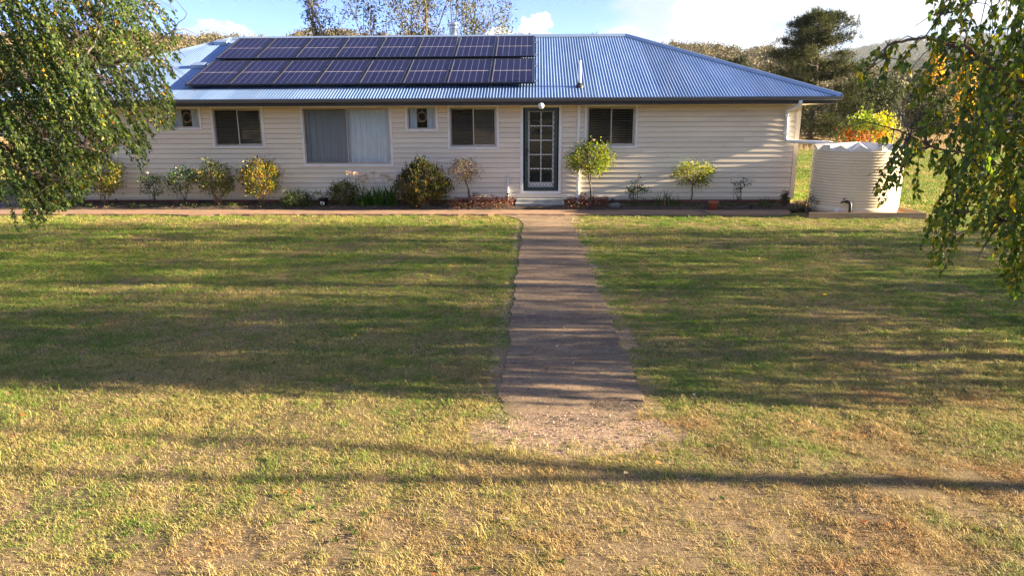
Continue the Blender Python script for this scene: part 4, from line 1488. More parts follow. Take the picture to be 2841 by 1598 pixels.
aga = strap_clump('lily_clump', 'strappy green lilies with dried flower heads below the big window', 'lilies', [(-4.42, 17.5, 1), (-4.2, 17.55, 1), (-3.95, 17.5, 1.0), (-3.70, 17.52, 1.1)], 0.50, 50, 0.034,
                  [((0.045, 0.12, 0.015), 3), ((0.075, 0.16, 0.02), 2), ((0.03, 0.08, 0.02), 2)], bend=1.25)
heads = [(-4.78, 0.92, -4.55), (-4.60, 0.90, -4.42), (-4.54, 0.75, -4.38), (-4.46, 0.84, -4.36), (-4.42, 0.70, -4.30), (-4.33, 0.77, -4.28), (-4.33, 0.86, -4.10), (-4.12, 0.92, -4.06), (-3.90, 0.86, -3.80), (-3.78, 0.84, -3.76), (-3.70, 0.74, -3.62)]
for hx, hz, bx in heads:
    st = MB().tube([(bx, 17.52, 0.3), ((hx + bx) / 2 + 0.01, 17.48, (0.3 + hz) / 2), (hx, 17.45, hz)], [0.006, 0.005, 0.004], 5).build('stalk', 'straw_stalk', aga)
    n = 26
    u = unit(rng.normal(size=(n, 3)))
    u[:, 2] = np.abs(u[:, 2]) * 0.9 - 0.15
    V, F = tubes_np(np.repeat([[hx, 17.45, hz]], n, 0), np.array([hx, 17.45, hz]) + u * 0.052, 0.0022, 0.0016)
    V2, F2, k2 = leaf_arrays(np.array([hx, 17.45, hz]) + u * 0.05, u, 0.045, 0.034, 'ovate')
    off = np.array(world_off(aga))
    hd = link_mesh('flower_head', np_mesh('flower_head', V2 - off, F2), 'umbel', aga)
    link_mesh('rays', np_mesh('rays', V - off, F), 'straw_stalk', hd)

shrub('dense_dark_shrub', 'big cone-shaped dark green shrub right of the lilies', 'shrub', -2.88, 17.42, 1.22, 1.42, 26, 800, 10, 0.048,
      [((0.022, 0.030, 0.010), 5), ((0.045, 0.052, 0.012), 3), ((0.13, 0.12, 0.016), 1.3), ((0.34, 0.13, 0.03), 0.3)], lowest=0.0, spread=0.04, upright=1.4, mat='leaf_tough',
      prof=((0, 1.12), (0.25, 1.12), (0.55, 0.98), (0.75, 0.75), (1, 0.4)), depth=0.85, wl=0.5)


def standard(name, label, x, y, crown, trunk_top, w, h, nclus, cols, flowers=(), lean=0.0, r=0.022, stake=False, leaf=0.055, group=None, per=11, sparse=0.06, mat='leaf'):
    """rose grafted on a bare stem"""
    e = empty(name, (x, y, SOIL), label, 'standard rose', group)
    P = bent((x, y, SOIL - 0.04), (x + lean, y, trunk_top), 0.0, 7, 0.018)
    MB().tube(P, list(np.linspace(r, r * 0.75, 7)), 8).build('trunk', 'bark', e, smooth=True)
    cx, cz = crown
    wd = Wood()
    top = P[-1]
    nodes = [top]
    for k in range(11):
        a = 6.283 * k / 11
        tip = np.array([cx + 0.36 * w * math.cos(a), min(y + 0.30 * w * math.sin(a), 17.85), cz + rng.uniform(-0.1, 0.3) * h])
        B = bent(top, tip, 0.03, 5, 0.05)
        wd.mb.tube(B, list(np.linspace(0.010, 0.004, 5)), 5)
        nodes += list(B[1:])
    nodes = np.array(nodes)
    u = unit(rng.normal(size=(nclus, 3))) * rng.uniform(0.3, 1, (nclus, 1)) ** 0.45
    C = np.stack([cx + u[:, 0] * w / 2, y + u[:, 1] * min(w, 0.8) / 2, cz + u[:, 2] * h / 2], -1) + rng.normal(size=(nclus, 3)) * 0.035
    C[:, 1] = np.minimum(C[:, 1], 17.92)
    near = nodes[np.argmin(((nodes[None] - C[:, None]) ** 2).sum(-1), 1)]
    wd.seg(near, C, 0.003, 0.0018)
    wd.mb.build('branches', 'cane', e)
    wd.build_twigs('twigs', 'cane', e)
    Pq = np.repeat(C, per, 0) + rng.normal(size=(nclus * per, 3)) * sparse
    Pq[:, 1] = np.minimum(Pq[:, 1], 17.96)
    d = unit(Pq - np.array([cx, y, cz])) + rng.normal(size=Pq.shape) * 0.6 + np.array([0, 0, -0.1])
    n = len(Pq)
    L = leaf * rng.uniform(0.65, 1.25, n)
    leaves_obj('foliage', Pq, d, L, L * 0.66, pick_cols(n, cols), e, mat)
    for fx_, fz_, fr_, fm in flowers:
        blossom('flower', fm, e, (fx_, y - 0.2, fz_), fr_)
    if stake:
        MB().box(x - 0.045, x - 0.022, y + 0.02, y + 0.045, SOIL - 0.04, stake).build('stake', 'timber', e)
    return e


standard('standard_rose', 'leaning brownish standard rose left of the white pipe', -1.60, 17.5, (-1.80, 1.02), 0.74, 0.70, 0.58, 95,
         [((0.08, 0.085, 0.04), 4), ((0.20, 0.13, 0.09), 2), ((0.05, 0.055, 0.035), 3), ((0.30, 0.17, 0.12), 1)], lean=-0.19, r=0.03, leaf=0.048, per=10, group='standard roses')
standard('standard_rose', 'full yellow-green standard rose with pinkish blooms right of the door', 1.42, 17.42, (1.36, 1.28), 0.98, 1.12, 0.78, 270,
         [((0.12, 0.19, 0.015), 4), ((0.24, 0.26, 0.02), 3), ((0.06, 0.11, 0.015), 2), ((0.36, 0.28, 0.03), 0.8)], lean=-0.07, stake=1.0, per=12, group='standard roses',
         flowers=((1.43, 1.72, 0.055, 'petal_white'), (1.73, 1.60, 0.04, 'petal_white'), (1.82, 1.30, 0.03, 'petal_white')))
standard('standard_rose', 'flat-topped yellow-green standard rose left of the terracotta pot', 3.95, 17.5, (3.95, 0.90), 0.62, 1.0, 0.58, 170,
         [((0.14, 0.20, 0.015), 4), ((0.26, 0.26, 0.02), 3), ((0.06, 0.10, 0.015), 2), ((0.34, 0.26, 0.03), 0.8)], lean=0.02, per=11, group='standard roses', leaf=0.05,
         flowers=((3.58, 1.10, 0.04, 'petal_white'), (3.85, 1.18, 0.04, 'petal_white'), (4.22, 1.17, 0.045, 'petal_white'), (4.22, 0.80, 0.04, 'petal_white'), (3.70, 0.98, 0.03, 'petal_white')))


def cover(name, label, x0, x1, h, y, n, cols, dots):
    e = empty(name, ((x0 + x1) / 2, y, SOIL), label, 'ground cover')
    t = rng.uniform(0, 1, n)
    hh = h * (0.55 + 0.45 * np.sin(np.pi * np.clip(t, 0.04, 0.96)) ** 0.6) * (1 + 0.25 * np.sin(t * 17 + 1) * np.sin(t * 5))
    yy = rng.normal(size=n) * 0.17
    zz = SOIL + hh * rng.uniform(0, 1, n) ** 0.6 * np.exp(-(yy / 0.3) ** 2)
    P = np.stack([x0 + (x1 - x0) * t, np.minimum(y + yy, 17.93), zz], -1)
    d = rng.normal(size=(n, 3)) + np.array([0, -0.2, 0.9])
    L = 0.032 * rng.uniform(0.6, 1.3, n)
    leaves_obj('foliage', P, d, L, L * 0.6, pick_cols(n, cols), e, 'leaf_tough')
    m = n // 22
    i = rng.choice(n, m, replace=False)
    A = P[i].copy(); A[:, 2] = SOIL - 0.02
    V, F = tubes_np(A, P[i], 0.003, 0.0015)
    o = link_mesh('stems', np_mesh('stems', V - np.array(world_off(e)), F), 'twig', e); o['kind'] = 'stuff'
    q = rng.choice(n, dots, replace=False)
    Pd = P[q] + np.array([0, -0.03, 0.015])
    leaves_obj('small_flowers', Pd, rng.normal(size=(dots, 3)), 0.024, 0.026, pick_cols(dots, [((0.75, 0.7, 0.66), 3), ((0.6, 0.3, 0.36), 1)], 0.1), e, 'leaf_tough')
    return e


RED = [((0.14, 0.045, 0.03), 4), ((0.26, 0.085, 0.055), 2.5), ((0.07, 0.05, 0.025), 3), ((0.36, 0.16, 0.11), 1)]
cover('red_ground_cover', 'reddish ground cover with white specks left of the door step', -2.18, -0.56, 0.30, 17.5, 3600, RED, 90)
cover('red_ground_cover', 'reddish brown ground cover with white specks right of the door step', 0.80, 1.86, 0.30, 17.5, 2600, RED, 70)

rk = empty('rock', (1.98, 17.42, SOIL), 'grey rock with a dark stone on top right of the red ground cover', 'rock')


def pebble(c, rx, ry, rz, seed):
    rs = np.random.default_rng(seed)
    mb = MB()
    n, m = 12, 7
    ph = rs.uniform(0, 6.28, 6)
    for i in range(m + 1):
        th = math.pi * i / m
        for k in range(n):
            a = 6.283 * k / n
            f = 1 + 0.13 * math.sin(2 * a + ph[0]) + 0.10 * math.sin(3 * a + 2 * th + ph[1]) + 0.07 * math.sin(5 * a + ph[2] + th)
            mb.v.append((c[0] + rx * f * math.sin(th) * math.cos(a), c[1] + ry * f * math.sin(th) * math.sin(a), c[2] + rz * (1 + 0.1 * math.sin(3 * a + ph[3])) * math.cos(th)))
    for i in range(m):
        for k in range(n):
            mb.f.append((i * n + k, (i + 1) * n + k, (i + 1) * n + (k + 1) % n, i * n + (k + 1) % n))
    return mb


pebble((2.02, 17.36, SOIL + 0.03), 0.17, 0.12, 0.09, 3).build('body', 'stone', rk)
pebble((1.95, 17.40, SOIL + 0.14), 0.11, 0.09, 0.06, 5).build('cap_stone', 'black', rk)
shrub('staked_rose', 'young dark-leaved rose tied to a thin stake', 'rose bush', 2.56, 17.52, 0.68, 0.50, 4, 44, 8, 0.045, [((0.035, 0.07, 0.03), 4), ((0.06, 0.10, 0.03), 2)], lowest=0.15, spread=0.045, stem_mat='twig')
st = MB().tube([(2.59, 17.55, SOIL - 0.03), (2.60, 17.55, SOIL + 0.84)], 0.008, 6).build('plant_stake', 'timber')
tag(st, 'thin stake standing in the young dark-leaved rose', 'stake')
strap_clump('iris_clump', 'sparse grassy iris clump between the staked rose and the standard rose', 'iris', [(3.15, 17.5, 1), (3.33, 17.55, 1.1), (3.50, 17.5, 0.9)], 0.40, 15, 0.018,
            [((0.05, 0.09, 0.03), 3), ((0.09, 0.13, 0.03), 2), ((0.22, 0.19, 0.06), 1)], bend=0.95)
tp_ = empty('terracotta_pot', (4.44, 17.22, 0.05), 'square-rimmed terracotta pot at the path edge', 'pot')
MB().lathe([(0.095, 0.045), (0.115, 0.20), (0.13, 0.205), (0.135, 0.24), (0.118, 0.24), (0.11, 0.19)], (4.44, 17.22, 0), 20).build('shell', 'terracotta', tp_, smooth=True)
MB().lathe([(0.108, 0.18), (0.108, 0.20)], (4.44, 17.22, 0), 16).build('potting_soil', 'soil', tp_)
shrub('bare_rose', 'nearly bare rose with curved canes and a pink bud', 'rose bush', 5.16, 17.5, 0.70, 0.46, 9, 22, 7, 0.042, [((0.045, 0.06, 0.035), 3), ((0.07, 0.09, 0.04), 1)], lowest=0.55, spread=0.04, stem_mat='twig',
      flowers=((-0.06, 0.45, 0.03, 'petal_pink'),))
shrub('small_conifer', 'little bronze upright shrub at the house corner', 'shrub', 6.27, 17.45, 0.40, 0.18, 6, 45, 9, 0.035, [((0.08, 0.06, 0.025), 3), ((0.05, 0.05, 0.02), 2)], lowest=0.05, spread=0.025, upright=1.5)
shrub('low_tuft', 'small green tuft left of the bronze shrub', 'plant', 5.72, 17.36, 0.18, 0.24, 5, 26, 9, 0.035, GREEN, lowest=0.05, spread=0.03)
shrub('low_tuft', 'small green tuft right of the bronze shrub', 'plant', 6.48, 17.15, 0.16, 0.26, 5, 22, 9, 0.035, GREEN, z0=0.03, lowest=0.05, spread=0.03)
shrub('wiry_shrub', 'wiry seed-topped shrub in front of the tank surround', 'shrub', 6.62, 16.75, 0.50, 0.34, 7, 30, 7, 0.03, [((0.07, 0.06, 0.04), 3), ((0.10, 0.09, 0.03), 2)], z0=0.0, lowest=0.15, spread=0.03, stem_mat='twig')
pg = MB().lathe([(0.03, 0.02), (0.03, 0.10), (0.045, 0.10), (0.045, 0.12), (0.0, 0.125)], (5.38, 17.22, 0.03), 12).build('garden_tap_cap', 'black')
tag(pg, 'short black capped pipe standing at the garden edge', 'pipe')
bk = MB()
bk.add([(4.02, 17.14, .036), (4.07, 17.14, .036), (4.17, 16.42, .036), (4.12, 16.42, .036), (4.02, 17.14, .062), (4.07, 17.14, .062), (4.17, 16.42, .062), (4.12, 16.42, .062)], [(0, 1, 2, 3), (7, 6, 5, 4), (0, 4, 5, 1), (1, 5, 6, 2), (2, 6, 7, 3), (3, 7, 4, 0)])
dr = bk.build('stick', 'timber')
tag(dr, 'dark timber strip lying across the house path', 'timber strip')

# mulch, litter and low weeds in the bed
n = 2600
x = rng.uniform(-13.2, 6.5, n)
P = np.stack([x, rng.uniform(17.2, 17.95, n), SOIL + rng.uniform(0.005, 0.03, n)], -1)
lt = leaves_obj('leaf_litter', P, rng.normal(size=(n, 3)) * np.array([1, 1, 0.3]), 0.05 * rng.uniform(0.5, 1.3, n), 0.022, pick_cols(n, [((0.20, 0.12, 0.06), 3), ((0.10, 0.07, 0.05), 3), ((0.30, 0.21, 0.12), 1.5), ((0.07, 0.10, 0.03), 1)]), None, 'leaf_tough', 'diamond')
tag(lt, 'brown leaf litter and bark bits on the garden soil', 'leaf litter', kind='stuff')
n = 200
cx = rng.uniform(-13.0, 6.4, n)
cx = cx[(cx < -0.6) | (cx > 0.9)]
C = np.stack([cx, rng.uniform(17.25, 17.6, len(cx)), np.full(len(cx), SOIL + 0.02)], -1)
P = np.repeat(C, 18, 0) + np.abs(rng.normal(size=(len(C) * 18, 3))) * np.array([0.05, 0.04, 0.04]) * rng.choice([-1, 1], (len(C) * 18, 3)) * np.array([1, 1, 0]) + np.array([0, 0, 1.0]) * rng.uniform(0, 0.07, (len(C) * 18, 1))
wdv = leaves_obj('bed_weeds', P, rng.normal(size=P.shape) + np.array([0, 0, 0.7]), 0.04 * rng.uniform(0.6, 1.3, len(P)), 0.02, pick_cols(len(P), GREEN + [((0.20, 0.17, 0.05), 1.5)]), None)
tag(wdv, 'low weeds sprouting in the garden bed', 'weeds', kind='stuff')

# ------------------------------------------------------------------ birches
BIRCH = [((0.060, 0.105, 0.020), 5), ((0.085, 0.135, 0.024), 4), ((0.036, 0.072, 0.022), 4), ((0.14, 0.165, 0.025), 1.3), ((0.50, 0.36, 0.03), 0.28), ((0.50, 0.22, 0.03), 0.10)]
BIRCH_R = [((0.10, 0.165, 0.024), 5), ((0.15, 0.22, 0.03), 4), ((0.06, 0.105, 0.024), 3), ((0.27, 0.27, 0.03), 2.2), ((0.60, 0.46, 0.03), 1.0), ((0.55, 0.24, 0.03), 0.15)]


def hang(starts, lens, drift, step, keep=None, wob=0.16, d0=None):
    """vectorised weeping twigs: returns segment ends and node directions"""
    n = len(starts)
    D = unit((d0 if d0 is not None else rng.normal(size=(n, 3)) * 0.5 + np.array([0, 0, 0.05])) + np.array(drift) * 0.6)
    p = starts.copy()
    alive = np.ones(n, bool)
    A, B, DD = [], [], []
    k = 0
    g = unit(np.array([drift], float))[0]
    while alive.any() and k < 70:
        D = unit(D + g * 0.22 + rng.normal(size=(n, 3)) * wob)
        q = p + D * step
        alive &= (k * step < lens) & (q[:, 2] > 0.25)
        if keep is not None:
            alive &= keep(q)
        A.append(p[alive]); B.append(q[alive]); DD.append(D[alive])
        p = q
        k += 1
    return np.concatenate(A), np.concatenate(B), np.concatenate(DD)


def birch_leaves(B, DD, per, size, grav):
    P = np.repeat(B, per, 0)
    D = np.repeat(DD, per, 0)
    n = len(P)
    pet = unit(rng.normal(size=(n, 3)) + D * 0.4)
    P = P + pet * rng.uniform(0.008, 0.03, (n, 1))
    d = unit(np.array(grav) * 0.9 + D * 0.3 + rng.normal(size=(n, 3)) * 0.55)
    L = size * rng.uniform(0.6, 1.2, n)
    return P, d, L


def birch(name, label, base, trunk, limbs, starts, lens, drift, size, per, cols, keep=None, step=0.05, n_parts=0, eye=None, group='birch trees', twig=True, shape='ovate', wob=0.16):
    e = empty(name, base, label, 'tree', group)
    trunk = [np.array(p, float) for p in trunk]
    r0 = 0.11 if len(trunk) < 9 else 0.1
    MB().tube(trunk, list(np.linspace(r0, r0 * 0.3, len(trunk))), 10).build('trunk', 'birch_bark', e, smooth=True)
    nodes = [t for t in trunk[2:]]
    for L, r in limbs:
        P = np.array(L, float)
        # smooth the authored limb
        t = np.linspace(0, len(P) - 1, 4 * (len(P) - 1) + 1)
        Q = np.stack([np.interp(t, np.arange(len(P)), P[:, c]) for c in range(3)], -1)
        Q[1:-1] += rng.normal(size=(len(Q) - 2, 3)) * 0.012
        MB().tube(Q, list(np.linspace(r, r * 0.25, len(Q))), 7).build('limb', 'bark' if r < 0.03 else 'birch_bark', e, smooth=True)
        nodes += list(Q)
    nodes = np.array(nodes)
    wd = Wood()
    dd = ((nodes[None] - starts[:, None]) ** 2).sum(-1)
    near = nodes[np.argmin(dd, 1)]
    mid = (near + starts) / 2 + np.array([0, 0, 1.0]) * (0.10 * np.linalg.norm(starts - near, axis=1))[:, None]
    wd.seg(near, mid, 0.006, 0.0045)
    wd.seg(mid, starts, 0.0045, 0.003)
    A, B, DD = hang(starts, lens, drift, step, keep, wob, d0=unit(starts - near) + np.array([0, 0, 0.15]))
    if twig:
        wd.seg(A, B, 0.0030, 0.0024)
    wd.build_twigs('twigs', 'twig', e)
    P, d, L = birch_leaves(B, DD, per, size, (drift[0] * 0.4, drift[1], drift[2]))
    cl = pick_cols(len(P), cols)
    sel = np.zeros(len(P), bool)
    if n_parts:
        view = np.linalg.norm(P - np.array(eye), axis=1) / L
        az = (P[:, 0] + 0.035 * P[:, 1]) / P[:, 1]
        view[(az > 0.74) | (P[:, 2] > 3.0)] = 1e9
        sel[np.argsort(view)[:n_parts]] = True
        T, Fq = LEAF_T['ovate']
        nrm = rng.normal(size=(len(P), 3))
        off = np.array(world_off(e))
        pal = {}
        for i in np.nonzero(sel)[0]:
            key = tuple(np.round(cl[i] * 12))
            if key not in pal:
                tv = T * np.array([0.76, 1, 1])
                pal[key] = np_mesh('leaf', tv, Fq, np.repeat(cl[i][None], len(T), 0))
                pal[key].materials.append(MATS['leaf'])
            o = bpy.data.objects.new('leaf', pal[key])
            COL.objects.link(o)
            o.parent = e
            dv = Vector(d[i])
            s = dv.cross(Vector(nrm[i])).normalized()
            w = s.cross(dv)
            o.matrix_local = Matrix(((s.x * L[i], dv.x * L[i], w.x * L[i], P[i, 0] - off[0]), (s.y * L[i], dv.y * L[i], w.y * L[i], P[i, 1] - off[1]), (s.z * L[i], dv.z * L[i], w.z * L[i], P[i, 2] - off[2]), (0, 0, 0, 1)))
    r_ = ~sel
    leaves_obj('foliage', P[r_], d[r_], L[r_], L[r_] * 0.76, cl[r_], e, 'leaf', shape)
    return e


def vol_points(n, poly, ylo, yhi, weight=None):
    xs_, zs_ = [p[0] for p in poly], [p[1] for p in poly]
    out = []
    tot = 0
    while tot < n:
        X, Z = rng.uniform(min(xs_), max(xs_), 4 * n), rng.uniform(min(zs_), max(zs_), 4 * n)
        ok = in_poly(X, Z, poly)
        if weight is not None:
            ok &= rng.uniform(0, 1, 4 * n) < weight(X, Z)
        P = np.stack([X[ok], rng.uniform(ylo, yhi, ok.sum()), Z[ok]], -1)
        out.append(P)
        tot += len(P)
    return np.concatenate(out)[:n]


# left birch: trunk out of the picture, limbs and weeping twigs reaching in
LP = [(-13.0, 6.2), (-11.0, 7.6), (-8.2, 7.2), (-6.3, 5.9), (-5.8, 4.6), (-5.85, 3.4), (-6.05, 2.75), (-6.12, 2.1), (-6.45, 2.1), (-6.62, 1.85), (-6.68, 1.42), (-6.80, 1.5), (-7.02, 2.0), (-7.35, 1.65), (-7.65, 1.25), (-7.9, 0.9), (-8.15, 0.72), (-8.35, 0.75), (-8.55, 0.5), (-8.72, 0.6), (-8.8, 0.95), (-9.3, 1.1), (-12.2, 1.2), (-13.4, 3.0)]


def lkeep(q):
    x = q[:, 0] + 0.45 * (q[:, 1] - 11.5)
    return in_poly(x, q[:, 2], LP)


st_in = vol_points(840, LP, 10.4, 12.8, lambda X, Z: np.where((X > -9.4) & (Z < 4.6), np.clip(0.22 + 0.78 * (-5.85 - X) / 1.6, 0.15, 1) * np.where(np.sin(X * 4.1 + 1.2 * Z) * np.sin(Z * 3.7 - X) > 0.35, 0.25, 1.0) * np.where(Z < 1.3, 0.7, 1), 0.0))
st_out = vol_points(430, LP, 10.2, 13.2, lambda X, Z: np.where((X > -9.4) & (Z < 4.6), 0.0, 1.0))
stL = np.concatenate([st_in, st_out])
lnL = rng.uniform(0.55, 1.5, len(stL)) * np.where(stL[:, 0] > -6.8, 0.75, 1.0)
tb = (-10.6, 11.6)
limbsL = [
    ([(-10.5, 11.6, 2.2), (-9.3, 11.5, 2.75), (-8.2, 11.4, 2.9), (-7.45, 11.4, 3.08), (-7.15, 11.4, 3.42), (-6.9, 11.3, 3.75)], 0.050),
    ([(-7.45, 11.4, 3.08), (-6.95, 11.45, 3.12), (-6.45, 11.5, 3.25), (-5.9, 11.5, 3.62), (-5.6, 11.5, 3.9)], 0.022),
    ([(-7.45, 11.4, 3.06), (-7.0, 11.3, 2.92), (-6.6, 11.2, 2.72), (-6.25, 11.2, 2.62)], 0.016),
    ([(-7.9, 11.4, 3.3), (-7.3, 11.6, 3.65), (-6.6, 11.7, 3.85), (-6.1, 11.7, 4.3)], 0.018),
    ([(-10.5, 11.6, 3.2), (-9.4, 11.8, 4.0), (-8.3, 11.9, 4.5), (-7.3, 11.9, 5.2)], 0.045),
    ([(-10.5, 11.6, 1.5), (-9.6, 11.2, 1.95), (-8.6, 11.0, 2.05), (-7.7, 11.0, 1.9), (-7.0, 11.0, 1.75)], 0.032),
    ([(-9.4, 11.2, 1.9), (-8.7, 11.0, 1.55), (-8.0, 10.9, 1.38), (-7.5, 10.9, 1.25)], 0.018),
    ([(-10.5, 11.6, 4.2), (-11.4, 12.0, 5.2), (-12.2, 12.2, 5.6)], 0.04), ([(-10.5, 11.6, 2.6), (-11.6, 11.3, 3.2), (-12.6, 11.3, 3.5)], 0.04),
    ([(-10.5, 11.6, 4.8), (-9.6, 11.5, 6.0), (-8.9, 11.5, 6.8)], 0.03)]
birch('birch_tree', 'weeping birch whose leafy branches hang into the left of the picture', (tb[0], tb[1], 0),
      [(tb[0], tb[1], -0.1), (tb[0] + 0.03, tb[1], 0.8), (tb[0] + 0.06, tb[1], 1.7), (tb[0] + 0.1, tb[1], 2.8), (tb[0] + 0.08, tb[1], 4.0), (tb[0] + 0.15, tb[1], 5.4), (tb[0] + 0.2, tb[1], 6.9)],
      limbsL, stL, lnL, (0.46, 0.0, -1.0), 0.064, 3, BIRCH, lkeep, wob=0.07)

# right birch: nearer the camera, arching in from the right
RP = [(3.22, 3.9), (3.22, 3.3), (3.34, 2.95), (3.30, 2.86), (3.10, 2.88), (2.76, 2.76), (2.70, 2.55), (2.86, 2.46), (2.96, 2.52), (3.16, 2.62), (3.22, 2.35), (3.22, 2.12), (2.80, 2.13), (2.82, 2.0), (3.14, 2.02), (3.02, 1.82), (2.95, 1.55), (3.06, 1.5), (3.18, 1.78), (3.27, 1.84), (3.24, 1.58), (3.33, 1.58), (3.42, 1.86), (3.58, 1.62),
      (3.48, 1.36), (3.50, 0.92), (3.68, 0.92), (3.86, 1.22), (4.16, 1.25), (4.22, 0.72), (4.4, 0.66), (4.5, 1.0), (6.5, 0.95), (10.6, 1.2), (11.4, 3.2), (10.4, 5.6), (8.0, 6.8), (4.4, 5.8)]


def rkeep(q):
    return in_poly(q[:, 0] - 0.45 * (q[:, 1] - 6.1), q[:, 2], RP)


view_r = lambda X, Z: (X < 4.7) & (Z < 3.4)
st_in = vol_points(285, RP, 5.5, 6.7, lambda X, Z: np.where(view_r(X, Z), np.where(X < 3.35, 0.62, 1.0), 0.0))
st_out = vol_points(1150, RP, 5.2, 7.3, lambda X, Z: np.where(view_r(X, Z), 0.0, 1.0))
arch = np.array([(3.95, 6.0, 2.5), (3.65, 6.0, 2.68), (3.42, 6.0, 2.8), (3.15, 6.0, 2.85), (2.92, 6.0, 2.81), (2.80, 6.0, 2.72), (2.74, 6.0, 2.6)])
st_arch = np.concatenate([arch[3:] + rng.normal(size=(4, 3)) * 0.02 for _ in range(5)] + [arch[1:3] + rng.normal(size=(2, 3)) * 0.04 for _ in range(6)])
tails = np.array([(3.16, 6.0, 2.08), (3.14, 6.02, 1.98), (3.10, 6.0, 1.9), (3.32, 6.05, 2.05), (3.33, 6.0, 1.98), (3.0, 6.0, 2.09), (2.95, 6.0, 2.09), (3.12, 6.0, 2.02), (3.6, 6.0, 1.5), (3.55, 6.1, 1.4), (4.25, 6.0, 1.1)])
stR = np.concatenate([st_in, st_arch, tails, st_out])
lnR = rng.uniform(0.3, 0.9, len(stR))
lnR[len(st_in):len(st_in) + len(st_arch)] = rng.uniform(0.12, 0.32, len(st_arch))
lnR[len(st_in) + len(st_arch):len(st_in) + len(st_arch) + len(tails)] = rng.uniform(0.4, 0.6, len(tails))
tb = (9.0, 6.2)
limbsR = [
    ([(8.95, 6.2, 1.50), (6.65, 6.2, 1.75), (5.6, 6.1, 2.05), (4.7, 6.0, 2.08), (4.2, 6.0, 2.09), (3.85, 6.0, 2.11), (3.66, 6.0, 2.18)], 0.034),
    ([(4.18, 6.0, 2.10), (4.06, 5.95, 2.22), (4.0, 5.9, 2.42), (3.93, 5.9, 2.62)], 0.016),
    ([(8.95, 6.2, 2.15), (6.65, 6.2, 2.4), (5.4, 6.1, 2.75), (4.5, 6.0, 2.35)] + [tuple(p) for p in arch], 0.026),
    ([(8.95, 6.2, 1.15), (6.65, 6.2, 1.4), (5.6, 6.2, 1.75), (4.6, 6.2, 1.72), (3.9, 6.1, 1.86), (3.4, 6.1, 1.98), (3.05, 6.05, 2.12)], 0.022),
    ([(8.95, 6.2, 0.95), (6.65, 6.2, 1.2), (5.5, 5.9, 1.5), (4.5, 5.8, 1.42), (3.9, 5.8, 1.38)], 0.022),
    ([(9.0, 6.2, 2.6), (6.9, 6.2, 3.4), (5.4, 6.1, 3.6), (4.4, 6.1, 3.5), (3.8, 6.1, 3.3), (3.4, 6.1, 3.05)], 0.032),
    ([(9.0, 6.2, 3.4), (9.9, 6.5, 4.2), (10.7, 6.6, 4.4)], 0.035), ([(9.0, 6.2, 2.0), (10.0, 6.0, 2.6), (10.9, 6.0, 2.6)], 0.035), ([(9.0, 6.2, 3.8), (7.2, 6.3, 4.8), (5.8, 6.3, 5.4)], 0.03)]
birch('birch_tree', 'near birch arching leafy twigs in from the right edge', (tb[0], tb[1], 0),
      [(tb[0], tb[1], -0.1), (tb[0] - 0.02, tb[1], 0.7), (tb[0] - 0.04, tb[1], 1.5), (tb[0] - 0.03, tb[1], 2.5), (tb[0] + 0.04, tb[1], 3.6), (tb[0] + 0.02, tb[1], 4.8), (tb[0], tb[1], 6.0)],
      limbsR, stR, lnR, (-0.10, 0.0, -1.0), 0.064, 3, BIRCH_R, rkeep, step=0.045, wob=0.09, n_parts=300, eye=(0, 0, 2.2))

# three more birches outside the picture on the right: their shade lies across the lawn


def far_birch(label, x, y, H, w, n, zlow, leaf=0.10):
    poly = [(x - w * 0.3, zlow), (x - w * 0.5, zlow + 1.2), (x - w * 0.45, H * 0.7), (x, H), (x + w * 0.45, H * 0.7), (x + w * 0.5, zlow + 1.2), (x + w * 0.3, zlow)]
    st_ = vol_points(n, poly, y - w * 0.36, y + w * 0.36)
    lim = []
    for k in range(9):
        a = 6.283 * k / 9 + 0.3
        z_ = zlow + (H - zlow) * (0.05 + 0.085 * k)
        lim.append(([(x, y, z_), (x + 0.22 * w * math.cos(a), y + 0.2 * w * math.sin(a), z_ + 0.5), (x + 0.4 * w * math.cos(a), y + 0.34 * w * math.sin(a), z_ + 0.7)], 0.035))
    birch('birch_tree', label, (x, y, 0), [(x, y, -0.1), (x + 0.03, y, H * 0.3), (x, y, H * 0.55), (x - 0.04, y, H * 0.8), (x, y, H * 0.98)], lim, st_, rng.uniform(0.5, 1.2, n), (-0.1, 0, -1), leaf, 2, BIRCH, step=0.11, shape='diamond')


far_birch('birch standing outside the picture to the right, level with the middle of the lawn', 15.0, 8.7, 9.0, 4.4, 1050, 0.9, 0.12)
far_birch('birch standing outside the picture to the right, nearest the water tank', 19.5, 12.1, 11.5, 4.8, 1300, 0.9, 0.12)

# a slim forked tree outside the picture: its trunk throws the long thin shadow across the foreground
FX, FY = 12.2, 3.67
fk = empty('slim_tree', (FX, FY, 0), 'slim forked young tree outside the picture to the right of the camera', 'tree')
MB().tube([(FX, FY, -0.1), (FX, FY + 0.01, 0.9), (FX + 0.02, FY, 1.9), (FX, FY, 2.9)], [0.10, 0.095, 0.085, 0.07], 9).build('trunk', 'bark', fk, smooth=True)
for pts in ([(FX, FY, 2.8), (FX, FY + 0.12, 3.15), (FX + 0.02, FY + 0.27, 3.4), (FX, FY + 0.36, 3.7), (FX, FY + 0.5, 4.4), (FX, FY + 0.6, 5.2)], [(FX, FY, 2.85), (FX, FY - 0.10, 3.2), (FX - 0.05, FY - 0.17, 3.7), (FX - 0.1, FY - 0.2, 4.4), (FX - 0.1, FY - 0.2, 5.2)]):
    MB().tube(pts, list(np.linspace(0.055, 0.018, len(pts))), 7).build('limb', 'bark', fk, smooth=True)
n = 1500
C = np.array([(12.2, 4.2, 4.9), (12.1, 3.5, 5.0), (12.2, 4.5, 5.6), (12.1, 3.8, 6.0)])
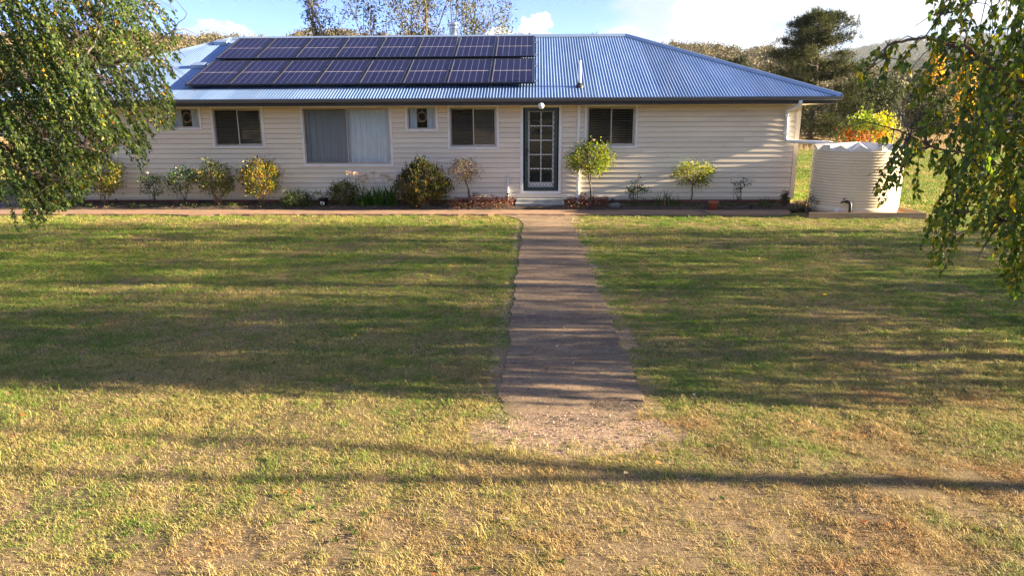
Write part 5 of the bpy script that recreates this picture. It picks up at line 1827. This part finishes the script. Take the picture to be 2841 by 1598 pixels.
P = C[rng.integers(0, 4, n)] + rng.normal(size=(n, 3)) * np.array([0.5, 0.4, 0.45])
leaves_obj('foliage', P, rng.normal(size=(n, 3)) + np.array([0, 0, -1]), 0.075, 0.05, pick_cols(n, BIRCH), fk)
twd = Wood()
q = P[::6]
twd.seg(C[np.argmin(((C[None] - q[:, None]) ** 2).sum(-1), 1)], q, 0.006, 0.002)
twd.build_twigs('twigs', 'twig', fk)

# ------------------------------------------------------------------ trees behind the house


def grow(p, d, L, r, lvl, maxlvl, segs, tips, up=0.08, wob=0.16, ratio=0.62, kids=3, ang=0.65):
    k = 5
    pts, rad = [p], [r]
    for i in range(k):
        d = unit(d + rng.normal(size=3) * wob + np.array([0, 0, up]))
        p = p + d * L / k
        pts.append(p)
        rad.append(r * (1 - 0.6 * (i + 1) / k))
        if lvl < maxlvl and i >= 1:
            for _ in range(kids if i == k - 1 else (1 if rng.uniform() < 0.75 else 0)):
                side = unit(np.cross(d, rng.normal(size=3)))
                grow(p, unit(d * math.cos(ang) + side * math.sin(ang) * rng.uniform(0.7, 1.2)), L * ratio * rng.uniform(0.75, 1.2), rad[-1] * 0.72, lvl + 1, maxlvl, segs, tips, up, wob, ratio, kids, ang)
    segs.append((pts, rad))
    if lvl >= maxlvl - 1:
        tips += pts[2:]


def gum(name, label, x, y, stems, leaf_n, cols, leaf=0.16, spread=0.35, bark='gum_bark', group=None, maxlvl=2, dead=0.0, kids=2, cat='tree', droop=0.7, lift=0.10, side=None, ang=0.65):
    e = empty(name, (x, y, 0), label, cat, group)
    segs, tips = [], []
    for (dx, dy, lean, L, r) in stems:
        grow(np.array([x + dx, y + dy, -0.1]), unit(np.array([lean[0], lean[1], 1.0])), L, r, 0, maxlvl, segs, tips, up=lift, wob=0.10, kids=kids, ang=ang)
    trunk, br = MB(), MB()
    for pts, rad in segs:
        (trunk if rad[0] > 0.09 else br).tube(pts, rad, 6 if rad[0] > 0.05 else 4, cap=False)
    if trunk.v:
        trunk.build('trunk', bark, e, smooth=True)
    if br.v:
        br.build('branches', bark, e, smooth=True)
    tips = np.array(tips)
    if side is not None:
        tips = tips[side(tips)]
    tips = tips[rng.uniform(0, 1, len(tips)) > dead]
    cl = tips[rng.integers(0, len(tips), leaf_n // 9)]
    P = np.repeat(cl, 9, 0) + rng.normal(size=(len(cl) * 9, 3)) * spread
    n = len(P)
    d = rng.normal(size=(n, 3)) + np.array([0, 0, -droop])
    tone = np.repeat(rng.uniform(0.75, 1.25, len(cl)), 9)[:, None]
    Lf_ = leaf * rng.uniform(0.7, 1.3, n)
    leaves_obj('crown', P, d, Lf_, Lf_ * 0.42, pick_cols(n, cols) * tone, e, 'leaf_thick', 'diamond')
    return e


GUM = [((0.060, 0.070, 0.030), 4), ((0.10, 0.10, 0.040), 3), ((0.040, 0.048, 0.025), 3), ((0.16, 0.13, 0.05), 0.8)]
gum('gum_tree', 'thin dark gum tree rising behind the left of the solar panels', -13.3, 46, [(0, 0, (-0.10, 0), 7.5, 0.17), (0.5, 0.3, (0.02, 0), 7.0, 0.13), (1.6, 0, (0.13, 0), 7.2, 0.13)], 3400, GUM, leaf=0.26, spread=0.26, dead=0.3, kids=1, ang=0.42, group='gum trees behind the house')
gum('gum_tree', 'sparse gum tree with bare pale stems behind the middle of the solar panels', -8.7, 47, [(0.2, 0, (-0.18, 0), 7.2, 0.15), (0.9, 0, (-0.02, 0), 8.0, 0.16), (1.7, 0.4, (0.03, 0), 8.0, 0.15)], 1300, GUM, leaf=0.26, spread=0.24, dead=0.45, kids=1, ang=0.40, group='gum trees behind the house')
gum('gum_tree', 'leafy olive gum tree behind the steel flue', -6.6, 47, [(0, 0, (0.02, 0), 7.5, 0.18), (0.8, 0, (0.12, 0), 7.0, 0.14), (1.2, .3, (0.10, 0), 5.5, 0.12), (-.7, 0, (-0.06, 0), 7, 0.13)], 12000, [((0.085, 0.09, 0.03), 4), ((0.15, 0.14, 0.04), 3), ((0.05, 0.055, 0.025), 3)], leaf=0.24, spread=0.36, ang=0.5, group='gum trees behind the house')
gum('bare_sapling', 'leafless twiggy sapling poking above the ridge between the gums', -11.0, 44, [(0, 0, (0.05, 0), 3.9, 0.05), (0.4, 0, (0.12, 0), 3.7, 0.05)], 90, GUM, leaf=0.1, maxlvl=3, dead=0.3)


def pine(name, label, x, y, H, R0, cols, n_wh=22, per=6, tufts=11, needle=0.34, skew=1.0, low=0.06, group=None):
    e = empty(name, (x, y, 0), label, 'tree', group)
    MB().tube([(x, y, -0.2), (x + 0.1, y, H * 0.35), (x - 0.1, y, H * 0.7), (x, y, H * 0.97)], [0.32, 0.24, 0.13, 0.03], 8).build('trunk', 'bark', e, smooth=True)
    wd = Wood()
    T, TD, TT = [], [], []
    for k in range(n_wh):
        t = low + (1 - low) * (k + rng.uniform(0, 0.6)) / n_wh
        zc = H * t
        rad = R0 * (np.interp(t, [0, 0.12, 0.35, 0.6, 0.8, 0.93, 1.0], [0.85, 1.0, 0.95, 0.82, 0.68, 0.46, 0.16]))
        for j in range(per):
            a = rng.uniform(0, 6.283)
            ln = rad * rng.uniform(0.55, 1.12) * (skew if math.cos(a) > 0 else 1.0)
            d = np.array([math.cos(a), math.sin(a), 0])
            tip = np.array([x, y, zc]) + d * ln + np.array([0, 0, ln * rng.uniform(0.0, 0.35) - 0.05])
            B = bent((x, y, zc - 0.1), tip, -0.07 * ln, 6, 0.035)
            wd.mb.tube(B, list(np.linspace(0.05, 0.012, 6)), 4, cap=False)
            tone = rng.uniform(0.7, 1.3)
            for q in range(tufts):
                f = 0.35 + 0.65 * rng.uniform(0, 1) ** 0.7
                c = B[0] * (1 - f) + B[-1] * f + rng.normal(size=3) * np.array([0.26, 0.26, 0.13]) * (0.5 + ln * 0.2)
                T.append(c)
                TD.append(d * 0.6 + np.array([0, 0, 0.9]))
                TT.append(tone)
    wd.mb.build('branches', 'bark', e, smooth=True)
    m = 13
    T = np.repeat(np.array(T), m, 0)
    TD = np.repeat(np.array(TD), m, 0)
    TT = np.repeat(np.array(TT), m)[:, None]
    n = len(T)
    P = T + rng.normal(size=(n, 3)) * 0.09
    d = TD + rng.normal(size=(n, 3)) * 0.75
    L = needle * rng.uniform(0.6, 1.2, n)
    leaves_obj('crown', P, d, L, L * 0.20, pick_cols(n, cols, 0.25) * TT, e, 'leaf_thick', 'diamond')
    return e


PINE = [((0.050, 0.064, 0.020), 4), ((0.085, 0.095, 0.026), 3), ((0.032, 0.040, 0.018), 4), ((0.15, 0.11, 0.03), 0.5)]
pine('pine_tree', 'tall dark pine standing behind the right end of the house', 23.2, 60, 10.7, 4.7, PINE, n_wh=26, per=8, tufts=23, skew=1.0)
pine('dark_conifer', 'low dark conifer left of the tall pine above the roof edge', 19.5, 72, 8.2, 3.6, [((0.030, 0.038, 0.020), 4), ((0.05, 0.055, 0.022), 2)], n_wh=14, per=6, tufts=9, needle=0.45)
gum('paddock_tree', 'dark rounded tree at the paddock edge right of the pine', 38.5, 82, [(0, 0, (-0.1, 0), 3.5, 0.3), (0.4, 0, (0.15, 0), 3.5, 0.28), (-.5, 0, (-0.3, 0), 3.2, .2)], 9000,
    [((0.055, 0.07, 0.028), 4), ((0.09, 0.10, 0.035), 2), ((0.035, 0.045, 0.022), 3)], leaf=0.42, spread=0.75, kids=3, group='trees at the paddock edge')
gum('paddock_tree', 'smaller grey-green tree behind the near birch leaves', 47.5, 88, [(0, 0, (-0.1, 0), 3.4, 0.25), (0.4, 0, (0.15, 0), 3.0, 0.22)], 6000, GUM, leaf=0.42, spread=0.75, kids=3, group='trees at the paddock edge')
gum('paddock_tree', 'low grey bushy tree at the foot of the dark rounded tree', 41.0, 74, [(0, 0, (-0.2, 0), 2.0, 0.15), (0.4, 0, (0.2, 0), 1.8, 0.15), (-.9, 0, (-0.1, 0), 1.6, .12)], 5000, GUM, leaf=0.35, spread=0.6, kids=3, group='trees at the paddock edge')
YEL = [((0.55, 0.34, 0.03), 4), ((0.42, 0.28, 0.03), 3), ((0.55, 0.24, 0.02), 2)]
for lx, ly, hh, lab in ((57.5, 105, 12.5, 'tall golden poplar glowing behind the near birch'), (62.5, 106, 11.5, 'second golden poplar right behind the near birch'), (43.0, 150, 11, 'narrow golden poplar above the roof hip, left of the pine'), (46.0, 152, 10, 'narrow golden poplar above the roof hip, closest to the pine')):
    e = empty('poplar', (lx, ly, 0), lab, 'tree', 'golden poplars')
    zb = float(hill_z(np.array([lx]), np.array([ly]))[0])
    MB().tube([(lx, ly, zb - 0.3), (lx, ly, zb + hh * 0.5), (lx, ly, zb + hh * 0.95)], [0.2, 0.12, 0.02], 6).build('trunk', 'gum_bark', e, smooth=True)
    n = 2600
    t = rng.uniform(0.08, 1, n)
    rr = hh * 0.13 * np.sin(np.pi * np.clip(t, 0.06, 0.97)) ** 0.6 * rng.uniform(0.3, 1.15, n)
    a = rng.uniform(0, 6.283, n)
    P = np.stack([lx + rr * np.cos(a), ly + rr * np.sin(a), zb + hh * t], -1)
    leaves_obj('crown', P, rng.normal(size=(n, 3)) + np.array([0, 0, 0.6]), 0.38, 0.26, pick_cols(n, YEL), e, 'leaf', 'diamond')


def ball_tree(name, label, cat, x, y, h, w, low, ncl, per, leaf, spread, pal, stems=6, r=0.04):
    """open-grown little tree; pal(C) picks a colour table per cluster"""
    e = empty(name, (x, y, 0), label, cat)
    wd = Wood()
    nodes = []
    for k in range(stems):
        a = 6.283 * k / stems + 0.3
        P = bent((x + 0.04 * math.cos(a), y + 0.04 * math.sin(a), -0.05), (x + 0.36 * w * math.cos(a), y + 0.36 * w * math.sin(a), h * rng.uniform(0.7, 0.95)), -0.04, 6, 0.03)
        wd.mb.tube(P, list(np.linspace(r, r * 0.3, 6)), 5)
        nodes += list(P[1:])
    nodes = np.array(nodes)
    u = unit(rng.normal(size=(ncl, 3))) * rng.uniform(0.3, 1, (ncl, 1)) ** 0.5
    C = np.stack([x + u[:, 0] * w / 2, y + u[:, 1] * w / 2, h * (low + (1 - low) * (u[:, 2] + 1) / 2)], -1) + rng.normal(size=(ncl, 3)) * 0.05
    wd.seg(nodes[np.argmin(((nodes[None] - C[:, None]) ** 2).sum(-1), 1)], C, 0.008, 0.004)
    wd.mb.build('stems', 'bark', e)
    wd.build_twigs('twigs', 'twig', e)
    P = np.repeat(C, per, 0) + rng.normal(size=(ncl * per, 3)) * spread
    cols = np.concatenate([pick_cols(per, pal(c)) for c in C])
    L = leaf * rng.uniform(0.7, 1.25, len(P))
    leaves_obj('foliage', P, rng.normal(size=P.shape) + np.array([0, 0, -0.2]), L, L * 0.6, cols, e, 'leaf', 'ovate')
    return e


G_, Y_, O_ = [((0.13, 0.19, 0.03), 3), ((0.20, 0.24, 0.04), 2)], [((0.36, 0.33, 0.03), 3), ((0.22, 0.25, 0.03), 2)], [((0.52, 0.17, 0.03), 3), ((0.5, 0.07, 0.03), 2), ((0.5, 0.28, 0.03), 1)]
ball_tree('autumn_tree', 'small fruit tree with red, orange and yellow leaves behind the tank', 'tree', 14.25, 30.5, 2.5, 2.2, 0.28, 190, 13, 0.15, 0.13,
          lambda c: O_ if (c[2] < 1.75 and c[0] < 14.6 and rng.uniform() < 0.8) else (Y_ if c[0] > 14.4 else G_))
ball_tree('red_shrub', 'small leafless-looking red shrub on the lawn seen through the near birch', 'shrub', 14.0, 27.6, 0.80, 1.05, 0.3, 50, 9, 0.07, 0.07,
          lambda c: [((0.42, 0.08, 0.07), 3), ((0.50, 0.20, 0.10), 1), ((0.22, 0.08, 0.05), 2)], stems=9, r=0.018)

# ------------------------------------------------------------------ far forest: one mass nobody could count
protos = []
FOR = [((0.11, 0.10, 0.055), 4), ((0.17, 0.145, 0.08), 3), ((0.075, 0.072, 0.045), 3), ((0.24, 0.17, 0.09), 1)]
for k in range(6):
    n = 260
    ncl = 9
    cc = rng.normal(size=(ncl, 3)) * np.array([1.7, 1.7, 1.3]) + np.array([0, 0, 7.2])
    P = cc[rng.integers(0, ncl, n)] + rng.normal(size=(n, 3)) * np.array([0.95, 0.95, 0.6])
    V1, F1, k1 = leaf_arrays(P, rng.normal(size=(n, 3)) + np.array([0, 0, -0.4]), 1.0 * rng.uniform(0.6, 1.3, n), 0.62, 'diamond')
    c1 = np.repeat(pick_cols(n, FOR), k1, 0)
    segA = np.concatenate([[[0, 0, -1.0]], np.repeat([[0.1, 0, 3.6]], ncl, 0)])
    segB = np.concatenate([[[0.1, 0, 3.6]], cc])
    V2, F2 = tubes_np(segA, segB, np.r_[0.28, np.full(ncl, 0.16)], np.r_[0.2, np.full(ncl, 0.05)], 4)
    F2t = np.concatenate([F2[:, [0, 1, 2]], F2[:, [0, 2, 3]]]) + len(V1)
    me = np_mesh('forest_tree', np.concatenate([V1, V2]), np.concatenate([F1, F2t]), np.concatenate([c1, np.full((len(V2), 3), (0.26, 0.22, 0.17))]))
    protos.append(proto('forest_tree', me, 'leaf_tough'))
m = 9000
az = rng.uniform(-0.85, 0.95, m)
r_ = 175 + (620 - 175) * rng.uniform(0, 1, m) ** 0.75
keep = (rng.uniform(0, 1, m) < np.clip((r_ - 160) / 120, 0.12, 1)) | (np.sin(az * 40) * np.sin(r_ * 0.05) > 0.55)
az, r_ = az[keep], r_[keep]
X, Y = r_ * np.sin(az), r_ * np.cos(az)
P = np.stack([X, Y, hill_z(X, Y) - 0.2], -1)
fo = scatter('forest', P, np.stack([np.zeros(len(P)), np.zeros(len(P)), rng.uniform(0, 6.283, len(P))], -1), rng.uniform(0.7, 1.25, len(P)), rng.integers(0, 6, len(P)), protos)
tag(fo, 'dry grey-green gum forest covering the hills behind the house', 'forest', kind='stuff')
m = 7000
az = rng.uniform(0.30, 0.75, m)
r_ = rng.uniform(700, 3000, m)
X, Y = r_ * np.sin(az), r_ * np.cos(az)
P = np.stack([X, Y, hill_z(X, Y) - 0.5], -1)
fo2 = scatter('distant_forest', P, np.stack([np.zeros(m), np.zeros(m), rng.uniform(0, 6.283, m)], -1), rng.uniform(1.2, 2.2, m), rng.integers(0, 6, m), protos)
tag(fo2, 'distant forest on the blue hills at the right', 'forest', kind='stuff')

# ------------------------------------------------------------------ grass


def clump(nb, rad, hmin, hmax, wid, flat):
    V, F, C = [], [], []
    for b in range(nb):
        a = rng.uniform(0, 6.283)
        r_ = rad * math.sqrt(rng.uniform(0, 1))
        p0 = np.array([r_ * math.cos(rng.uniform(0, 6.283)), r_ * math.sin(rng.uniform(0, 6.283)), -0.004])
        h = rng.uniform(hmin, hmax)
        out = h * rng.uniform(0.2, flat)
        d = np.array([math.cos(a), math.sin(a), 0])
        s = np.array([-math.sin(a), math.cos(a), 0]) * wid * rng.uniform(0.7, 1.2) / 2
        m1 = p0 + d * out * 0.35 + np.array([0, 0, h * 0.62])
        t_ = p0 + d * out + np.array([0, 0, h * rng.uniform(0.75, 1.0)])
        o = len(V)
        V += [p0 - s, p0 + s, m1 - s * 0.8, m1 + s * 0.8, t_]
        F += [(o, o + 1, o + 3), (o, o + 3, o + 2), (o + 2, o + 3, o + 4)]
        rv = rng.uniform(0, 1)
        C += [(rv, 0, 0), (rv, 0, 0), (rv, 0.6, 0), (rv, 0.6, 0), (rv, 1, 0)]
    return np_mesh('grass_clump', np.array(V), F, np.array(C))


gp_ = [proto('grass_clump', clump(26, 0.048, 0.010, 0.030, 0.0027, 1.6), 'grass') for _ in range(6)]
gp_ += [proto('grass_clump', clump(32, 0.075, 0.012, 0.036, 0.0045, 1.4), 'grass') for _ in range(5)]
gp_ += [proto('grass_clump', clump(34, 0.20, 0.025, 0.07, 0.016, 1.2), 'grass') for _ in range(4)]
gp_ += [proto('grass_clump', clump(14, 0.05, 0.04, 0.095, 0.0040, 1.0), 'grass') for _ in range(3)]
gp_ += [proto('grass_clump', clump(26, 0.16, 0.25, 0.60, 0.014, 0.6), 'dry_grass') for _ in range(3)]
gp_ += [proto('grass_clump', clump(22, 0.07, 0.004, 0.014, 0.0028, 5.0), 'dry_grass') for _ in range(4)]      # lying thatch


def lawn_pts(n, y0, y1, x_in=None, spread=0.84, pad=2.6):
    """points spread evenly over the part of the lawn between depths y0 and y1"""
    u = rng.uniform(0, 1, n)
    y = np.sqrt(y0 * y0 + u * (y1 * y1 - y0 * y0))
    x = (rng.uniform(-1, 1, n)) * (spread * y + pad)
    return x, y


def off_path(x, y, edge=0.0):
    jit = rng.normal(size=len(x)) * 0.05
    pl = np.interp(y, [p[1] for p in PL], [p[0] for p in PL])
    pr = np.interp(y, [p[1] for p in PR], [p[0] for p in PR])
    on = (x > pl + 0.01 + jit) & (x < pr - 0.01 + jit) & (y > 4.70) & (y < 16.6)
    hp = np.interp(x, [p[0] for p in HR], [p[1] for p in HR])
    band = (y > hp + 0.02 + jit) & (x < 6.35) & (y < 26.7) & (x > -16.5)
    tk = (x > 6.25) & (x < 9.0) & (y > 15.88) & (y < 18.35)
    hs_ = (x > -13.4) & (x < 6.8) & (y > 17) & (y < 26.2)
    # bare gravelly patch at the path's end
    bare = (((x - 0.32) / 0.85) ** 2 + ((y - 4.62) / 0.36) ** 2 < 1) & (rng.uniform(0, 1, len(x)) < 0.98 - 0.6 * (((x - 0.32) / 0.85) ** 2 + ((y - 4.62) / 0.36) ** 2))
    return ~(on | band | tk | hs_ | bare)


PX, PI, PS = [], [], []
for n, y0, y1, ids, sc in ((47000, 1.6, 6.2, (0, 6), 1.0), (43000, 6.0, 11.5, (6, 11), 0.95), (28000, 11.3, 19.5, (6, 11), 1.4), (2000, 17, 52, (11, 15), 1.0)):
    x, y = lawn_pts(n, y0, y1)
    ok = off_path(x, y)
    # thin, patchy turf: skip some clumps where the noise says worn
    worn = np.sin(x * 1.7 + 2 * np.sin(y * 0.9)) * np.sin(y * 1.9 + 1.3 * np.sin(x * 1.1))
    ok &= rng.uniform(0, 1, len(x)) > 0.75 * np.clip(worn, 0, 1) ** 0.7
    x, y = x[ok], y[ok]
    # bare, trodden patches towards the drive
    bp = np.sin(x * 5.3 + 2.1 * np.sin(y * 3.1)) * np.sin(y * 6.1 + 1.7 * np.sin(x * 2.7)) + 0.35 * np.sin(x * 2.2 + 1)
    k_ = (bp < 0.42) | (rng.uniform(0, 1, len(x)) > np.clip((5.0 - y) / 1.2, 0, 0.85) * np.clip(0.55 + 0.3 * x, 0.25, 1))
    x, y = x[k_], y[k_]
    PX.append(np.stack([x, y, gz(x, y)], -1))
    PI.append(rng.integers(ids[0], ids[1], len(x)))
    PS.append(sc * rng.uniform(0.65, 1.25, len(x)))
for x0_, x1_, n in ((0.34, 0.80, 22000), (-0.86, -0.62, 5000)):
    y = np.sqrt(rng.uniform(17.5 ** 2, 54 ** 2, n))
    x = y * rng.uniform(x0_, x1_, n)
    ok = off_path(x, y)
    PX.append(np.stack([x[ok], y[ok], gz(x[ok], y[ok])], -1)); PI.append(rng.integers(11, 15, ok.sum())); PS.append(rng.uniform(0.8, 1.3, ok.sum()))
x, y = lawn_pts(17000, 1.6, 9.0)
ok = off_path(x, y)
PX.append(np.stack([x[ok], y[ok], gz(x[ok], y[ok]) + 0.004], -1)); PI.append(rng.integers(21, 25, ok.sum())); PS.append(rng.uniform(0.8, 1.5, ok.sum()))
x, y = lawn_pts(700, 2.4, 9.5)
ok = off_path(x, y) & (np.sin(x * 1.3 + 4) * np.sin(y * 1.1) > -0.1)
PX.append(np.stack([x[ok], y[ok], gz(x[ok], y[ok])], -1)); PI.append(rng.integers(15, 18, ok.sum())); PS.append(rng.uniform(0.6, 1.15, ok.sum()))
P = np.concatenate(PX)
n = len(P)
rot = np.stack([rng.normal(size=n) * 0.12, rng.normal(size=n) * 0.12, rng.uniform(0, 6.283, n)], -1)
tag(scatter('lawn_grass', P, rot, np.concatenate(PS), np.concatenate(PI), gp_), 'short dry green and straw grass of the lawn', 'grass', kind='stuff')
m = 5000
x, y = rng.uniform(8, 95, m), rng.uniform(50, 110, m)
ok = (x < 0.85 * y + 3)
x, y = np.concatenate([x[ok], rng.uniform(-70, -10, 1500)]), np.concatenate([y[ok], rng.uniform(48, 90, 1500)])
n = len(x)
tag(scatter('paddock_grass', np.stack([x, y, np.full(n, -0.05)], -1), np.stack([np.zeros(n), np.zeros(n), rng.uniform(0, 6.283, n)], -1), rng.uniform(0.8, 1.6, n) * (1 + (y > 60) * 0.6), rng.integers(18, 21, n), gp_), 'tall dry straw grass of the paddock beyond the lawn', 'grass', kind='stuff')

wv = [proto('weed', np_mesh('weed', *leaf_arrays(rng.normal(size=(16, 3)) * np.array([0.012, 0.012, 0.002]) + np.array([0, 0, 0.012]), np.concatenate([rng.normal(size=(16, 2)), np.full((16, 1), 0.35)], 1), 0.045, 0.030, 'ovate', np.array([[0, 0, 1.0]]))[:2], np.full((96, 3), (0.085, 0.13, 0.03)) * rng.uniform(0.7, 1.3, (96, 1))), 'leaf') for _ in range(3)]
m = 1100
x, y = lawn_pts(m, 2.4, 13)
ok = off_path(x, y) & (np.sin(x * 0.8 + 2) * np.sin(y * 0.7 + x * 0.3) > -0.25)
n = int(ok.sum())
tag(scatter('lawn_weeds', np.stack([x[ok], y[ok], gz(x[ok], y[ok]) + 0.006], -1), np.stack([rng.normal(size=n) * 0.15, rng.normal(size=n) * 0.15, rng.uniform(0, 6.283, n)], -1), rng.uniform(0.25, 0.62, n), rng.integers(0, 3, n), wv), 'flat broad-leaved weeds and clover in the lawn', 'weeds', kind='stuff')

# loose gravel along the path edges and at its end
gv = [proto('pebble', pebble((0, 0, 0), 1, 0.8, 0.55, 40 + k).build('tmp_pebble', 'stone').data.copy(), 'stone') for k in range(3)]
for o in [o for o in bpy.data.objects if o.name.startswith('tmp_pebble')]:
    bpy.data.objects.remove(o, do_unlink=True)
M('gravel', (0.42, 0.33, 0.26), (0.24, 0.19, 0.15), rough=0.9, scale=25, rnd=0.4)
for g in gv:
    g.data.materials.clear()
    g.data.materials.append(MATS['gravel'])
PX = []
for k in range(2200):
    if k % 2:
        y = random.uniform(4.6, 16.3)
        i = min(120, max(0, int((y - 4.72) / (16.42 - 4.72) * 120)))
        if random.random() < 0.55:
            x = PL[i][0] + random.gauss(-0.03, 0.06)
        else:
            x = PR[i][0] + random.gauss(0.03, 0.06)
    else:
        a, q = random.uniform(0, 6.283), math.sqrt(random.random())
        x, y = 0.30 + 0.72 * q * math.cos(a), 4.66 + 0.34 * q * math.sin(a)
        if y > 4.95 and -0.2 < x < 0.8:
            continue
    PX.append((x, y, max(float(gz(np.array(x), np.array(y))) + 0.001, 0.0)))
n = len(PX)
tag(scatter('loose_gravel', PX, rng.uniform(0, 6.283, (n, 3)), rng.uniform(0.0015, 0.0055, n) * (1 + (rng.uniform(0, 1, n) > 0.95)), rng.integers(0, 3, n), gv), 'loose stones along the path edges and at its end', 'gravel', kind='stuff')

# fallen leaves
n = 420
x, y = lawn_pts(n, 2.6, 12)
P = np.stack([x, y, gz(x, y) + rng.uniform(0.018, 0.035, n)], -1)
d = rng.normal(size=(n, 3)) * np.array([1, 1, 0.25])
fl = leaves_obj('fallen_leaves', P, d, 0.05 * rng.uniform(0.6, 1.1, n), 0.036, pick_cols(n, [((0.42, 0.15, 0.05), 3), ((0.50, 0.33, 0.06), 2), ((0.26, 0.13, 0.07), 2), ((0.5, 0.4, 0.28), 1)]), None, normal=np.array([[0, 0, 1.0]]) + rng.normal(size=(n, 3)) * 0.4)
tag(fl, 'orange and brown leaves scattered over the lawn', 'fallen leaves', kind='stuff')

# ------------------------------------------------------------------ air: pale haze that turns the far hills blue
hm, ht, hout = nodes_of('haze')
pv = N(ht, 'ShaderNodeVolumePrincipled', {'Color': (0.68, 0.84, 1.0, 1), 'Density': 0.00006, 'Anisotropy': 0.2})
ht.links.new(pv.outputs[0], hout.inputs['Volume'])
hz = MB().box(-6600, 6600, -6600, 6600, -3.0, 300.0).build('haze', 'haze')
tag(hz, 'thin pale haze in the air over the hills', 'haze', kind='stuff')
